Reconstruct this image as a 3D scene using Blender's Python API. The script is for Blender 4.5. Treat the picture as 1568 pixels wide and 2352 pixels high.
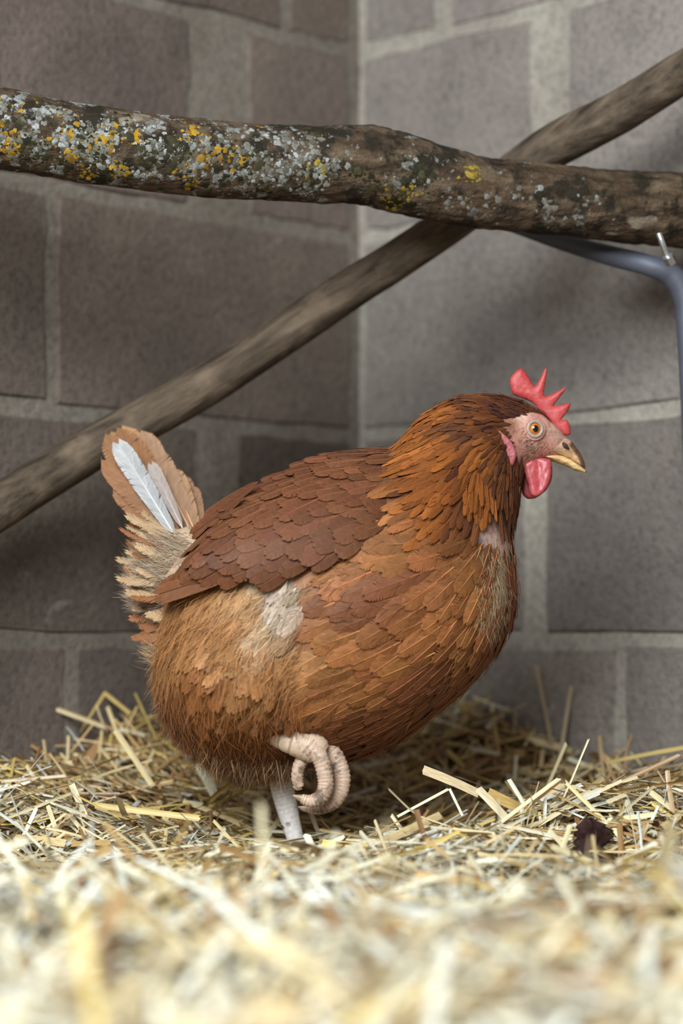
import bpy, bmesh, math, random
import numpy as np
from mathutils import Vector, Matrix, noise
from mathutils.bvhtree import BVHTree
from mathutils.geometry import delaunay_2d_cdt

for o in list(bpy.data.objects):
    bpy.data.objects.remove(o)
sc = bpy.context.scene
COL = sc.collection
rng = np.random.default_rng(7)
random.seed(7)

# ------------------------------------------------------------------ camera
F = 85.0 / 36.0 * 2352.0            # focal length in pixels
PITCH = math.atan((1480 - 1176) / F)
CAM_Z = 0.17
cam_d = bpy.data.cameras.new('camera')
cam = bpy.data.objects.new('camera', cam_d)
COL.objects.link(cam)
cam.location = (0, 0, CAM_Z)
cam.rotation_euler = (math.pi / 2 + PITCH, 0, 0)
cam_d.sensor_fit = 'VERTICAL'
cam_d.sensor_height = 36.0
cam_d.sensor_width = 24.0
cam_d.lens = 85.0
cam_d.clip_start = 0.05
cam_d.dof.use_dof = True
cam_d.dof.focus_distance = 1.955
cam_d.dof.aperture_fstop = 3.0
sc.camera = cam

# ------------------------------------------------------------------ light
sc.view_settings.view_transform = 'Standard'
sc.view_settings.look = 'None'
sc.view_settings.gamma = 1.0
sc.view_settings.use_curve_mapping = False
sc.view_settings.exposure = 0.0
sc.cycles.max_bounces = 6
sc.cycles.diffuse_bounces = 3
sc.cycles.glossy_bounces = 2
world = bpy.data.worlds.new('world')
sc.world = world
world.use_nodes = True
wb = world.node_tree.nodes['Background']
wb.inputs['Color'].default_value = (1.0, 0.97, 0.94, 1)
wb.inputs['Strength'].default_value = 0.30


def area(name, loc, target, sx, sy, power, color):
    ld = bpy.data.lights.new(name, 'AREA')
    ld.shape = 'RECTANGLE'
    ld.size, ld.size_y = sx, sy
    ld.energy = power
    ld.color = color
    lo = bpy.data.objects.new(name, ld)
    COL.objects.link(lo)
    lo.location = loc
    lo.rotation_euler = (Vector(target) - Vector(loc)).to_track_quat('-Z', 'Y').to_euler()
    return lo


# daylight through the open shed door, behind and to the left of the camera
area('door_daylight', (-0.50, 0.10, 1.22), (0.05, 1.75, 0.12), 1.2, 1.1, 92.0, (0.87, 0.97, 1.0))


# ------------------------------------------------------------------ helpers
def P(px, py, Y):
    """world point seen at a pixel of the 1568x2352 frame, at depth plane y = Y"""
    u = (px - 784) / F
    v = (1176 - py) / F
    d = Vector((u, math.cos(PITCH) - v * math.sin(PITCH), math.sin(PITCH) + v * math.cos(PITCH)))
    k = Y / d.y
    return Vector((d.x * k, Y, CAM_Z + d.z * k))


def obj(name, me, mat=None, parent=None):
    o = bpy.data.objects.new(name, me)
    COL.objects.link(o)
    if mat is not None and me is not None and len(me.materials) == 0:
        me.materials.append(mat)
    if parent is not None:
        o.parent = parent
        o.matrix_parent_inverse = parent.matrix_basis.inverted()
    return o


def tag(o, label=None, cat=None, group=None, kind=None):
    if label: o['label'] = label
    if cat: o['category'] = cat
    if group: o['group'] = group
    if kind: o['kind'] = kind
    return o


def mesh_np(name, V, Fq, col=None, uv=None, smooth=True):
    """V (n,3), Fq (m,4) or (m,3); col (n,3) per vertex; uv (n,2) per vertex"""
    me = bpy.data.meshes.new(name)
    V = np.asarray(V, np.float32)
    Fq = np.asarray(Fq, np.int32)
    k = Fq.shape[1]
    me.vertices.add(len(V))
    me.vertices.foreach_set('co', V.ravel())
    me.loops.add(Fq.size)
    me.loops.foreach_set('vertex_index', Fq.ravel())
    me.polygons.add(len(Fq))
    me.polygons.foreach_set('loop_start', np.arange(0, Fq.size, k, dtype=np.int32))
    me.polygons.foreach_set('use_smooth', np.full(len(Fq), smooth))
    me.update(calc_edges=True)
    if col is not None:
        c = np.ones((len(V), 4), np.float32)
        c[:, :3] = col
        a = me.color_attributes.new('col', 'FLOAT_COLOR', 'POINT')
        a.data.foreach_set('color', c.ravel())
    if uv is not None:
        l = me.uv_layers.new(name='uv')
        l.data.foreach_set('uv', np.asarray(uv, np.float32)[Fq.ravel()].ravel())
    me.validate()
    return me


def catmull(pts, n):
    pts = np.asarray(pts, float)
    m = len(pts)
    t = np.linspace(0, m - 1, n)
    i = np.clip(t.astype(int), 0, m - 2)
    f = (t - i)[:, None]
    g = lambda k: pts[np.clip(k, 0, m - 1)]
    p0, p1, p2, p3 = g(i - 1), g(i), g(i + 1), g(i + 2)
    return 0.5 * (2 * p1 + (p2 - p0) * f + (2 * p0 - 5 * p1 + 4 * p2 - p3) * f ** 2 + (3 * p1 - p0 - 3 * p2 + p3) * f ** 3)


def grid_faces(nu, nv, wrap=True):
    fs = []
    for i in range(nu - 1):
        for j in range(nv if wrap else nv - 1):
            a = i * nv + j
            b = i * nv + (j + 1) % nv
            fs.append((a, b, b + nv, a + nv))
    return fs


def tube(path, radii, nseg=16, ns=40, squash=1.0, ridge=None, cap=True):
    """swept tube; path list of vec3, radii list; ridge(t, ang) -> radius factor"""
    p = catmull(path, ns)
    r = catmull(np.asarray(radii, float)[:, None], ns)[:, 0]
    tan = np.gradient(p, axis=0)
    tan /= np.linalg.norm(tan, axis=1)[:, None]
    n = np.cross(tan[0], (0, 1, 0.01)); n /= np.linalg.norm(n)
    V = []
    for i in range(ns):
        n = n - tan[i] * np.dot(n, tan[i]); n /= np.linalg.norm(n)
        b = np.cross(tan[i], n)
        for j in range(nseg):
            a = 2 * math.pi * j / nseg
            k = ridge(i / (ns - 1), a) if ridge else 1.0
            V.append(p[i] + (n * math.cos(a) + b * math.sin(a) * squash) * r[i] * k)
    Fq = grid_faces(ns, nseg)
    V.append(p[0]); V.append(p[-1])
    c0, c1 = len(V) - 2, len(V) - 1
    tri = []
    if cap:
        for j in range(nseg):
            tri.append((c0, (j + 1) % nseg, j, j))
            tri.append((c1, (ns - 1) * nseg + j, (ns - 1) * nseg + (j + 1) % nseg, (ns - 1) * nseg + (j + 1) % nseg))
    return np.array(V), Fq, tri


def pymesh(name, V, faces, smooth=True):
    me = bpy.data.meshes.new(name)
    fs = []
    for f in faces:
        g = []
        for k in f:
            if k not in g: g.append(int(k))
        if len(g) > 2: fs.append(g)
    me.from_pydata([tuple(map(float, v)) for v in V], [], fs)
    me.polygons.foreach_set('use_smooth', np.full(len(me.polygons), smooth))
    me.update()
    return me


def set_col(me, cols):
    c = np.ones((len(me.vertices), 4), np.float32)
    c[:, :3] = cols
    a = me.color_attributes.new('col', 'FLOAT_COLOR', 'POINT')
    a.data.foreach_set('color', c.ravel())


# ------------------------------------------------------------------ materials
class NT:
    def __init__(s, name):
        s.m = bpy.data.materials.new(name)
        s.m.use_nodes = True
        s.t = s.m.node_tree
        s.b = s.t.nodes['Principled BSDF']

    def n(s, typ, **kw):
        nd = s.t.nodes.new(typ)
        for k, v in kw.items():
            if hasattr(nd, k) and not k.startswith('i_'):
                setattr(nd, k, v)
        return nd

    def l(s, a, b):
        s.t.links.new(a, b)

    def set(s, **kw):
        names = {'rough': 'Roughness', 'spec': 'Specular IOR Level', 'metal': 'Metallic', 'sheen': 'Sheen Weight', 'coat': 'Coat Weight',
                 'sss': 'Subsurface Weight'}
        for k, v in kw.items():
            s.b.inputs[names[k]].default_value = v

    def noise(s, scale, detail=4, rough=0.55, vec=None, dim='3D', dist=0.0):
        nd = s.n('ShaderNodeTexNoise')
        nd.inputs['Scale'].default_value = scale
        nd.inputs['Detail'].default_value = detail
        nd.inputs['Roughness'].default_value = rough
        nd.inputs['Distortion'].default_value = dist
        if vec: s.l(vec, nd.inputs['Vector'])
        return nd.outputs['Fac']

    def ramp(s, fac, stops, interp='LINEAR'):
        nd = s.n('ShaderNodeValToRGB')
        cr = nd.color_ramp
        cr.interpolation = interp
        while len(cr.elements) > 1: cr.elements.remove(cr.elements[-1])
        for i, (p, c) in enumerate(stops):
            e = cr.elements[0] if i == 0 else cr.elements.new(p)
            e.position = p
            e.color = (*c, 1) if len(c) == 3 else c
        s.l(fac, nd.inputs['Fac'])
        return nd.outputs['Color']

    def mix(s, fac, a, b, typ='MIX'):
        nd = s.n('ShaderNodeMix')
        nd.data_type = 'RGBA'
        nd.blend_type = typ
        for sock, v in ((nd.inputs['Factor'], fac), (nd.inputs[6], a), (nd.inputs[7], b)):
            if isinstance(v, (int, float)): sock.default_value = v
            elif isinstance(v, tuple): sock.default_value = (*v, 1)
            else: s.l(v, sock)
        return nd.outputs[2]

    def math(s, op, a, b=0.0):
        nd = s.n('ShaderNodeMath')
        nd.operation = op
        for sock, v in ((nd.inputs[0], a), (nd.inputs[1], b)):
            if isinstance(v, (int, float)): sock.default_value = v
            else: s.l(v, sock)
        return nd.outputs[0]

    def bump(s, h, strength=0.3, dist=0.002):
        nd = s.n('ShaderNodeBump')
        nd.inputs['Strength'].default_value = strength
        nd.inputs['Distance'].default_value = dist
        s.l(h, nd.inputs['Height'])
        s.l(nd.outputs['Normal'], s.b.inputs['Normal'])

    def coord(s, which='Object', scale=None):
        c = s.n('ShaderNodeTexCoord').outputs[which]
        if scale:
            mp = s.n('ShaderNodeMapping')
            mp.inputs['Scale'].default_value = scale
            s.l(c, mp.inputs['Vector'])
            c = mp.outputs['Vector']
        return c

    def attr(s):
        nd = s.n('ShaderNodeAttribute')
        nd.attribute_name = 'col'
        return nd.outputs['Color']

    def obcol(s):
        return s.n('ShaderNodeObjectInfo').outputs['Color']

    def rand(s):
        return s.n('ShaderNodeObjectInfo').outputs['Random']

    def base(s, c):
        if isinstance(c, tuple): s.b.inputs['Base Color'].default_value = (*c, 1)
        else: s.l(c, s.b.inputs['Base Color'])


def mat_feather():
    t = NT('feather')
    c = t.mix(1.0, t.attr(), t.obcol(), 'MULTIPLY')
    uv = t.coord('UV')
    sep = t.n('ShaderNodeSeparateXYZ'); t.l(uv, sep.inputs[0])
    a = t.math('ABSOLUTE', sep.outputs[0])
    ph = t.math('SUBTRACT', sep.outputs[1], t.math('MULTIPLY', a, 0.22))
    cmb = t.n('ShaderNodeCombineXYZ'); t.l(t.math('MULTIPLY', ph, 46.0), cmb.inputs[0]); t.l(t.math('MULTIPLY', sep.outputs[0], 1.6), cmb.inputs[1])
    nz = t.noise(1.0, 3, 0.6, cmb.outputs[0])
    f = t.ramp(nz, [(0.30, (0.72, 0.70, 0.68)), (0.70, (1.20, 1.20, 1.20))])
    c = t.mix(1.0, c, f, 'MULTIPLY')
    t.base(c)
    t.set(rough=0.55, spec=0.20)
    t.bump(nz, 0.35, 0.0006)
    return t.m


def mat_strand():
    t = NT('down')
    t.base(t.attr())
    t.set(rough=0.7, spec=0.15)
    return t.m


def mat_skin_body():
    t = NT('hen_skin')
    nz = t.noise(260, 5, 0.65, t.coord('Object'))
    f = t.ramp(nz, [(0.30, (0.62, 0.50, 0.46)), (0.5, (0.95, 0.92, 0.90)), (0.72, (1.22, 1.2, 1.16))])
    t.base(t.mix(1.0, t.attr(), f, 'MULTIPLY'))
    t.set(rough=0.55, spec=0.3)
    t.bump(nz, 0.5, 0.0012)
    return t.m


def mat_flesh(name, c1, c2, scale=420, rough=0.5):
    t = NT(name)
    nz = t.noise(scale, 4, 0.6, t.coord('Object'))
    big = t.noise(70, 3, 0.5, t.coord('Object'))
    c = t.mix(t.ramp(big, [(0.35, (0, 0, 0)), (0.68, (1, 1, 1))]), c1, c2)
    sp = t.ramp(nz, [(0.33, (0.80, 0.72, 0.72)), (0.6, (1.08, 1.1, 1.1))])
    t.base(t.mix(1.0, c, sp, 'MULTIPLY'))
    t.set(rough=rough, spec=0.4)
    t.b.inputs['Subsurface Weight'].default_value = 0.12
    t.b.inputs['Subsurface Radius'].default_value = (0.004, 0.0012, 0.001)
    t.b.inputs['Subsurface Scale'].default_value = 1.0
    t.bump(nz, 0.22, 0.0006)
    return t.m


def mat_simple(name, c, rough=0.5, spec=0.4, metal=0.0, nscale=None, var=0.25, bump=0.0):
    t = NT(name)
    if nscale:
        nz = t.noise(nscale, 4, 0.6, t.coord('Object'))
        f = t.ramp(nz, [(0.3, (1 - var,) * 3), (0.7, (1 + var,) * 3)])
        t.base(t.mix(1.0, c, f, 'MULTIPLY'))
        if bump: t.bump(nz, bump, 0.001)
    else:
        t.base(c)
    t.set(rough=rough, spec=spec, metal=metal)
    return t.m


def mat_beak():
    t = NT('beak_horn')
    nz = t.noise(150, 4, 0.6, t.coord('Object', (1, 1, 2.2)))
    c = t.mix(t.ramp(nz, [(0.40, (0, 0, 0)), (0.66, (1, 1, 1))]), (0.60, 0.43, 0.24), (0.34, 0.18, 0.085))
    t.base(t.mix(1.0, c, t.attr(), 'MULTIPLY'))
    t.set(rough=0.33, spec=0.5)
    t.bump(nz, 0.15, 0.0006)
    return t.m


def mat_scale(name='leg_scale', dirt=0.60):
    t = NT(name)
    nz = t.noise(330, 4, 0.6, t.coord('Object'))
    dn = t.noise(85, 5, 0.7, t.coord('Object'))
    c = t.mix(1.0, t.attr(), t.ramp(nz, [(0.3, (0.82, 0.78, 0.74)), (0.65, (1.08, 1.08, 1.08))]), 'MULTIPLY')
    c = t.mix(t.ramp(dn, [(dirt - 0.02, (0, 0, 0)), (dirt + 0.08, (0.8, 0.8, 0.8))]), c, (0.10, 0.07, 0.05))
    t.base(c)
    t.set(rough=0.42, spec=0.42)
    t.bump(nz, 0.3, 0.0008)
    return t.m


def mat_straw():
    t = NT('straw')
    uv = t.coord('UV', (7.0, 0.6, 1))
    nz = t.noise(1.0, 3, 0.6, uv)
    blot = t.noise(60, 3, 0.6, t.coord('Object'))
    f = t.ramp(nz, [(0.30, (0.66, 0.62, 0.56)), (0.68, (1.15, 1.15, 1.15))])
    c = t.mix(1.0, t.mix(1.0, t.attr(), t.obcol(), 'MULTIPLY'), f, 'MULTIPLY')
    t.base(c)
    t.set(rough=0.38, spec=0.5)
    t.bump(nz, 0.25, 0.0006)
    return t.m


def mat_block(name, c1, c2, tinted=True):
    t = NT(name)
    ob = t.coord('Object')
    n1 = t.noise(9, 5, 0.6, ob)
    n2 = t.noise(140, 5, 0.7, ob)
    n3 = t.noise(26, 4, 0.6, ob, dist=0.6)
    c = t.mix(t.ramp(n1, [(0.32, (0, 0, 0)), (0.68, (1, 1, 1))]), c1, c2)
    c = t.mix(1.0, c, t.ramp(n2, [(0.28, (0.62, 0.60, 0.58)), (0.5, (1, 1, 1)), (0.75, (1.25, 1.22, 1.2))]), 'MULTIPLY')
    c = t.mix(t.ramp(n3, [(0.66, (0, 0, 0)), (0.76, (0.55, 0.55, 0.55))]), c, (0.33, 0.27, 0.245))
    if tinted: c = t.mix(1.0, c, t.obcol(), 'MULTIPLY')
    rnd = t.n('ShaderNodeMapRange'); t.l(t.rand(), rnd.inputs['Value']); rnd.inputs['To Min'].default_value = 0.86; rnd.inputs['To Max'].default_value = 1.12
    mm = t.n('ShaderNodeVectorMath'); mm.operation = 'SCALE'; t.l(c, mm.inputs[0]); t.l(rnd.outputs[0], mm.inputs['Scale'])
    t.base(mm.outputs[0])
    t.set(rough=0.9, spec=0.15)
    t.bump(t.math('ADD', n2, t.math('MULTIPLY', n3, 0.8)), 0.7, 0.004)
    return t.m


def mat_bark():
    t = NT('lichened_bark')
    ob = t.coord('Object')
    st = t.coord('Object', (6, 26, 26))
    n1 = t.noise(3.2, 5, 0.65, st)
    c = t.ramp(n1, [(0.28, (0.012, 0.0065, 0.0035)), (0.46, (0.058, 0.035, 0.020)), (0.70, (0.140, 0.096, 0.060))])
    # black algae blotches
    n2 = t.noise(38, 4, 0.65, ob)
    c = t.mix(t.ramp(n2, [(0.49, (0, 0, 0)), (0.59, (0.9, 0.9, 0.9))]), c, (0.013, 0.010, 0.006))
    # flaked pale wood
    n5 = t.noise(17, 3, 0.5, t.coord('Object', (0.8, 2, 2)))
    c = t.mix(t.ramp(n5, [(0.68, (0, 0, 0)), (0.705, (0.9, 0.9, 0.9))]), c, (0.20, 0.155, 0.115))
    # grey crustose lichen, thinning toward one end
    sep = t.n('ShaderNodeSeparateXYZ'); t.l(ob, sep.inputs[0])
    g = t.n('ShaderNodeMapRange'); t.l(sep.outputs[0], g.inputs['Value'])
    g.inputs['From Min'].default_value = 0.05; g.inputs['From Max'].default_value = 0.62; g.inputs['To Min'].default_value = 0.015; g.inputs['To Max'].default_value = -0.13
    n3 = t.math('ADD', t.noise(64, 5, 0.72, ob), g.outputs[0])
    c = t.mix(t.ramp(n3, [(0.53, (0, 0, 0)), (0.585, (0.9, 0.9, 0.9))]), c, t.ramp(t.noise(150, 2, 0.5, ob), [(0.4, (0.13, 0.125, 0.105)), (0.65, (0.32, 0.325, 0.32))]))
    n4 = t.math('ADD', t.noise(47, 4, 0.7, ob), g.outputs[0])
    c = t.mix(t.ramp(n4, [(0.635, (0, 0, 0)), (0.66, (1, 1, 1))]), c, (0.34, 0.18, 0.010))
    t.base(c)
    t.set(rough=0.85, spec=0.2)
    t.bump(t.math('ADD', n1, t.math('ADD', n2, n3)), 0.8, 0.006)
    return t.m


def mat_pole():
    t = NT('weathered_pole')
    st = t.coord('Object', (5, 30, 30))
    n1 = t.noise(3.0, 5, 0.62, st)
    n2 = t.noise(18, 4, 0.6, t.coord('Object'))
    c = t.ramp(n1, [(0.30, (0.026, 0.018, 0.012)), (0.50, (0.080, 0.055, 0.037)), (0.72, (0.160, 0.115, 0.080))])
    c = t.mix(t.ramp(n2, [(0.56, (0, 0, 0)), (0.68, (0.6, 0.6, 0.6))]), c, (0.18, 0.125, 0.085))
    t.base(c)
    t.set(rough=0.8, spec=0.2)
    t.bump(n1, 0.6, 0.004)
    return t.m


M_FEATHER, M_DOWN, M_SKIN = mat_feather(), mat_strand(), mat_skin_body()
M_COMB = mat_flesh('comb_flesh', (0.40, 0.036, 0.036), (0.47, 0.070, 0.066))
M_WATTLE = mat_flesh('wattle_flesh', (0.36, 0.036, 0.048), (0.48, 0.105, 0.105), 300, 0.36)
M_LOBE = mat_flesh('ear_lobe_flesh', (0.29, 0.046, 0.062), (0.40, 0.13, 0.135), 300)
M_LID = mat_flesh('eyelid_skin', (0.31, 0.225, 0.17), (0.38, 0.28, 0.215), 500, 0.45)
M_LIDRED = mat_flesh('eye_socket_skin', (0.40, 0.17, 0.145), (0.46, 0.24, 0.20), 500, 0.5)
M_IRIS = mat_simple('iris', (0.48, 0.135, 0.015), 0.06, 0.6, 0.0, 900, 0.3)
M_PUPIL = mat_simple('pupil', (0.004, 0.004, 0.004), 0.05, 0.6)
M_BEAK = mat_beak()
M_SCALE = mat_scale()
M_TOE = mat_scale('dirty_toe_scale', 0.52)
M_CLAW = mat_simple('claw_horn', (0.30, 0.20, 0.12), 0.4, 0.4, 0.0, 200, 0.35)
M_NOSTRIL = mat_simple('nostril_dark', (0.05, 0.03, 0.025), 0.7, 0.2)
M_STRAW = mat_straw()
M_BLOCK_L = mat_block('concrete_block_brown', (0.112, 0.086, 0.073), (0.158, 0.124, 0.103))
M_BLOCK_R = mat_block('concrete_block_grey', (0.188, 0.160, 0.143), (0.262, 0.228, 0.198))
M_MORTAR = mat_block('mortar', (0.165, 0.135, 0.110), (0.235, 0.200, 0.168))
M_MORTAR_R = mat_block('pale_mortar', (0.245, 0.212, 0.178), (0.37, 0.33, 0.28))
M_BARK, M_POLE = mat_bark(), mat_pole()
M_METAL = mat_simple('painted_steel', (0.095, 0.098, 0.125), 0.55, 0.4, 0.25, 40, 0.15)
M_ZINC = mat_simple('zinc', (0.62, 0.63, 0.66), 0.25, 0.5, 0.9)
M_LEAF = mat_simple('dead_leaf', (0.095, 0.046, 0.042), 0.6, 0.3, 0.0, 90, 0.5, 0.5)
M_EARTH = mat_simple('straw_litter', (0.16, 0.095, 0.045), 0.9, 0.1, 0.0, 60, 0.5, 0.8)

# ------------------------------------------------------------------ setting
XC, YC = P(825, 1200, 2.5).x, 2.5
R2 = math.sqrt(0.5)


def wall_d(x, y):
    """distances to left and right wall plane, positive inside"""
    return ((x - XC) - (y - YC)) * R2, (-(x - XC) - (y - YC)) * R2


def straw_h(x, y):
    dl, dr = wall_d(x, y)
    h = 0.055 * np.exp(-np.maximum(dl, 0) / 0.11) + 0.055 * np.exp(-np.maximum(dr, 0) / 0.10)
    h = h + 0.055 * np.exp(-(((x + 0.19) / 0.10) ** 2 + ((y - 2.30) / 0.10) ** 2))
    h = h + 0.030 * np.exp(-(((x - 0.24) / 0.17) ** 2 + ((y - 1.99) / 0.11) ** 2))
    h = h + 0.045 * np.exp(-(((x - 0.13) / 0.09) ** 2 + ((y - 2.34) / 0.09) ** 2))
    h = h + 0.020 * np.exp(-(((x + 0.28) / 0.14) ** 2 + ((y - 2.10) / 0.10) ** 2))
    h = h + 0.010 * np.sin(x * 13 + 1.0) * np.sin(y * 11 + 0.5) + 0.006 * np.sin(x * 29 + y * 23)
    h = h - 0.008 * np.exp(-(((x + 0.04) / 0.08) ** 2 + ((y - 2.0) / 0.08) ** 2))
    return h


# floor: the litter below the loose straw
gx, gy = np.meshgrid(np.linspace(-1.5, 1.5, 90), np.linspace(-0.4, 2.52, 90))
V = np.stack([gx.ravel(), gy.ravel(), straw_h(gx, gy).ravel() - 0.016], 1)
Fq = grid_faces(90, 90, False)
floor = obj('floor', mesh_np('floor', V, Fq), M_EARTH)
tag(floor, 'brown trodden litter floor under the straw', None, None, 'structure')

ROWS_PY = [1935, 1470, 1003, 550, 125, -320]
ROW_Z = [P(825, py, YC).z for py in ROWS_PY]
while ROW_Z[-1] < 1.75: ROW_Z.append(ROW_Z[-1] + 0.203)
ROW_Z[0] = -0.05


def wall_s(px, py, side):
    """distance along the wall from the corner for a pixel"""
    a = P(px, py, 1.0) - Vector((0, 0, CAM_Z))
    # left: x - XC = y - YC ; right: x - XC = -(y - YC)
    if side < 0: k = (XC - YC) / (a.x - a.y)
    else: k = (XC + YC) / (a.x + a.y)
    return abs(a.x * k - XC) / R2


def wall_pt(s, z, out, side):
    nx, ny = (R2, -R2) if side < 0 else (-R2, -R2)
    return Vector((XC + side * s * R2 + nx * out, YC - s * R2 + ny * out, z))


def make_block(s0, s1, z0, z1, side, parent, mat, proud):
    bm = bmesh.new()
    n = 7
    pts = []
    def jit(): return random.uniform(-1, 1) * 0.0022
    for i in range(n): pts.append((s0 + (s1 - s0) * i / n, z0))
    for i in range(n): pts.append((s1, z0 + (z1 - z0) * i / n))
    for i in range(n): pts.append((s1 - (s1 - s0) * i / n, z1))
    for i in range(n): pts.append((s0, z1 - (z1 - z0) * i / n))
    cs, cz = (s0 + s1) / 2, (z0 + z1) / 2
    ring_f, ring_m, ring_b = [], [], []
    for (s, z) in pts:
        s += jit(); z += jit()
        ss, zz = s + (cs - s) / max(1e-6, abs(cs - s1)) * 0.0035, z + (cz - z) / max(1e-6, abs(cz - z1)) * 0.0035
        ring_f.append(bm.verts.new(wall_pt(ss, zz, proud + random.uniform(-.0006, .0006), side)))
        ring_m.append(bm.verts.new(wall_pt(s, z, proud - 0.004, side)))
        ring_b.append(bm.verts.new(wall_pt(s, z, -0.05, side)))
    N = len(pts)
    for i in range(N):
        j = (i + 1) % N
        bm.faces.new((ring_f[i], ring_f[j], ring_m[j], ring_m[i]))
        bm.faces.new((ring_m[i], ring_m[j], ring_b[j], ring_b[i]))
    bm.faces.new(ring_f)
    bm.faces.new(list(reversed(ring_b)))
    bmesh.ops.recalc_face_normals(bm, faces=bm.faces)
    me = bpy.data.meshes.new('concrete_block')
    bm.to_mesh(me); bm.free()
    return obj('concrete_block', me, mat, parent)


# vertical joints per course, in pixels, measured on the photograph (start, end of each mortar gap)
LEFT_J = {0: [(150, 168), (640, 660)], 1: [(445, 540)], 2: [(104, 126)], 3: [(432, 568)], 4: [(60, 84), (640, 662)]}
RIGHT_J = {0: [(1420, 1440)], 1: [(1206, 1252)], 2: [(1610, 1640)], 3: [(1222, 1308)], 4: [(1000, 1030), (1480, 1510)]}
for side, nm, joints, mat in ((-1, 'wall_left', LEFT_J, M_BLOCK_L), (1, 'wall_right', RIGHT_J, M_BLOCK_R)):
    # mortar bed
    L = 1.75
    V, n1, n2 = [], 60, 60
    for i in range(n1):
        for j in range(n2):
            s = -0.05 + (L + 0.05) * i / (n1 - 1); z = -0.05 + 1.83 * j / (n2 - 1)
            V.append(wall_pt(s, z, 0.0022 * noise.noise(Vector((s * 30, z * 30, side * 5))), side))
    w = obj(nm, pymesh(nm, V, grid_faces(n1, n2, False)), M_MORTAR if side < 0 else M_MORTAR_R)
    tag(w, 'rough %s concrete block wall with pale mortar joints' % ('brown-grey' if side < 0 else 'light grey'), None, None, 'structure')
    for r in range(len(ROW_Z) - 1):
        z0, z1 = ROW_Z[r] + 0.006, ROW_Z[r + 1] - 0.006
        edges = [0.016 if side < 0 else 0.008]
        js = joints.get(r, [(784 + side * (170 + 90 * (r % 2)), 784 + side * (195 + 90 * (r % 2)))])
        js = sorted(js, key=lambda j: side * j[0])
        py = 1480 - (ROW_Z[r] + 0.1 - CAM_Z) / 2.4 * F
        for (a, b) in js:
            sa, sb = sorted((wall_s(a, py, side), wall_s(b, py, side)))
            edges += [sa, sb]
        while edges[-1] < L - 0.1:
            edges += [min(edges[-1] + 0.40, L), min(edges[-1] + 0.412, L + 0.01)]
        for k in range(0, len(edges) - 1, 2):
            if edges[k + 1] - edges[k] > 0.02:
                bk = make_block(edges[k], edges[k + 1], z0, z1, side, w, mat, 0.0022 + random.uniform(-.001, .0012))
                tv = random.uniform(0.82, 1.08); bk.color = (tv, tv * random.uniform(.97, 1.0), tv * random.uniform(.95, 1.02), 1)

# ------------------------------------------------------------------ perch log
cpts = [(-520, 215, 94), (-260, 262, 96), (-20, 292, 94), (150, 322, 90), (330, 348, 90), (520, 368, 88), (690, 376, 88), (830, 378, 92), (900, 392, 94), (1020, 426, 86), (1110, 444, 82),
        (1210, 452, 82), (1330, 466, 82), (1450, 476, 84), (1560, 484, 86), (1700, 500, 86)]
def log_Y(px): return 1.965 + (px + 20) / 1588 * 0.13
path = [P(x, y, log_Y(x)) for x, y, r in cpts]
rad = [r / F * log_Y(x) for x, y, r in cpts]
LOG0 = path[2].copy()
path_l = [p - LOG0 for p in path]


def log_ridge(t, a):
    v = Vector((t * 26, math.cos(a) * 1.4, math.sin(a) * 1.4))
    k = 1 + 0.035 * noise.noise(v) + 0.03 * noise.noise(v * 3.1) + 0.02 * noise.noise(Vector((t * 60, math.cos(a) * 9, math.sin(a) * 9)))
    return k


V, Fq, tri = tube(path_l, rad, 72, 260, 1.0, log_ridge)
log = obj('perch_log', pymesh('perch_log', V, list(Fq) + tri), M_BARK)
log.location = LOG0
tag(log, 'thick bark-covered perch log with yellow and grey lichen spots', 'log')
# lichen flakes: crusty little rosettes standing off the bark
bvh_log = BVHTree.FromPolygons([Vector(v) for v in V], [f for f in Fq])


def flakes(name, mat_cols, n, xr, size, seed, clump):
    r = np.random.default_rng(seed)
    VV, FF, CC = [], [], []
    centers = [(r.uniform(*xr), r.uniform(-0.85, 0.75)) for _ in range(max(1, n // clump))]
    for k in range(n):
        cx, ca = centers[k % len(centers)]
        px = cx + r.normal(0, 15); e = float(np.clip(ca + r.normal(0, 0.14), -0.95, 0.93))
        i = np.interp(px, [c[0] for c in cpts], [c[1] for c in cpts]); rr = np.interp(px, [c[0] for c in cpts], [c[2] for c in cpts])
        q = P(px, i - e * rr, log_Y(px) - 0.1) - LOG0
        dirv = (q + LOG0 - Vector((0, 0, CAM_Z))).normalized()
        hit, nrm, _, _ = bvh_log.ray_cast(q, dirv)
        if hit is None: continue
        nrm = nrm if nrm.dot(dirv) < 0 else -nrm
        s = size * float(np.clip(r.lognormal(0, .5), .4, 2.6))
        t1 = nrm.orthogonal().normalized(); t2 = nrm.cross(t1)
        base = len(VV)
        m = 9
        c = np.array(mat_cols[r.integers(len(mat_cols))]) * r.uniform(0.75, 1.2)
        VV.append(hit + nrm * s * 0.09); CC.append(c * 0.8)
        for ring, (rad_, hh) in enumerate(((0.55, 0.12), (1.0, 0.01))):
            for j in range(m):
                a = 2 * math.pi * j / m
                q2 = s * rad_ * r.uniform(0.55, 1.25)
                VV.append(hit + (t1 * math.cos(a) + t2 * math.sin(a)) * q2 + nrm * s * hh * r.uniform(0.3, 1.3)); CC.append(c * r.uniform(0.75, 1.2))
        for j in range(m):
            b = (j + 1) % m
            FF.append((base, base + 1 + j, base + 1 + b, base + 1 + b)); FF.append((base + 1 + j, base + 1 + m + j, base + 1 + m + b, base + 1 + b))
    me = pymesh(name, VV, FF); set_col(me, np.array(CC))
    o = obj(name, me, M_DOWN, log); o.matrix_parent_inverse = Matrix()
    tag(o, None, None, None, 'stuff')
    return o


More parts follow.
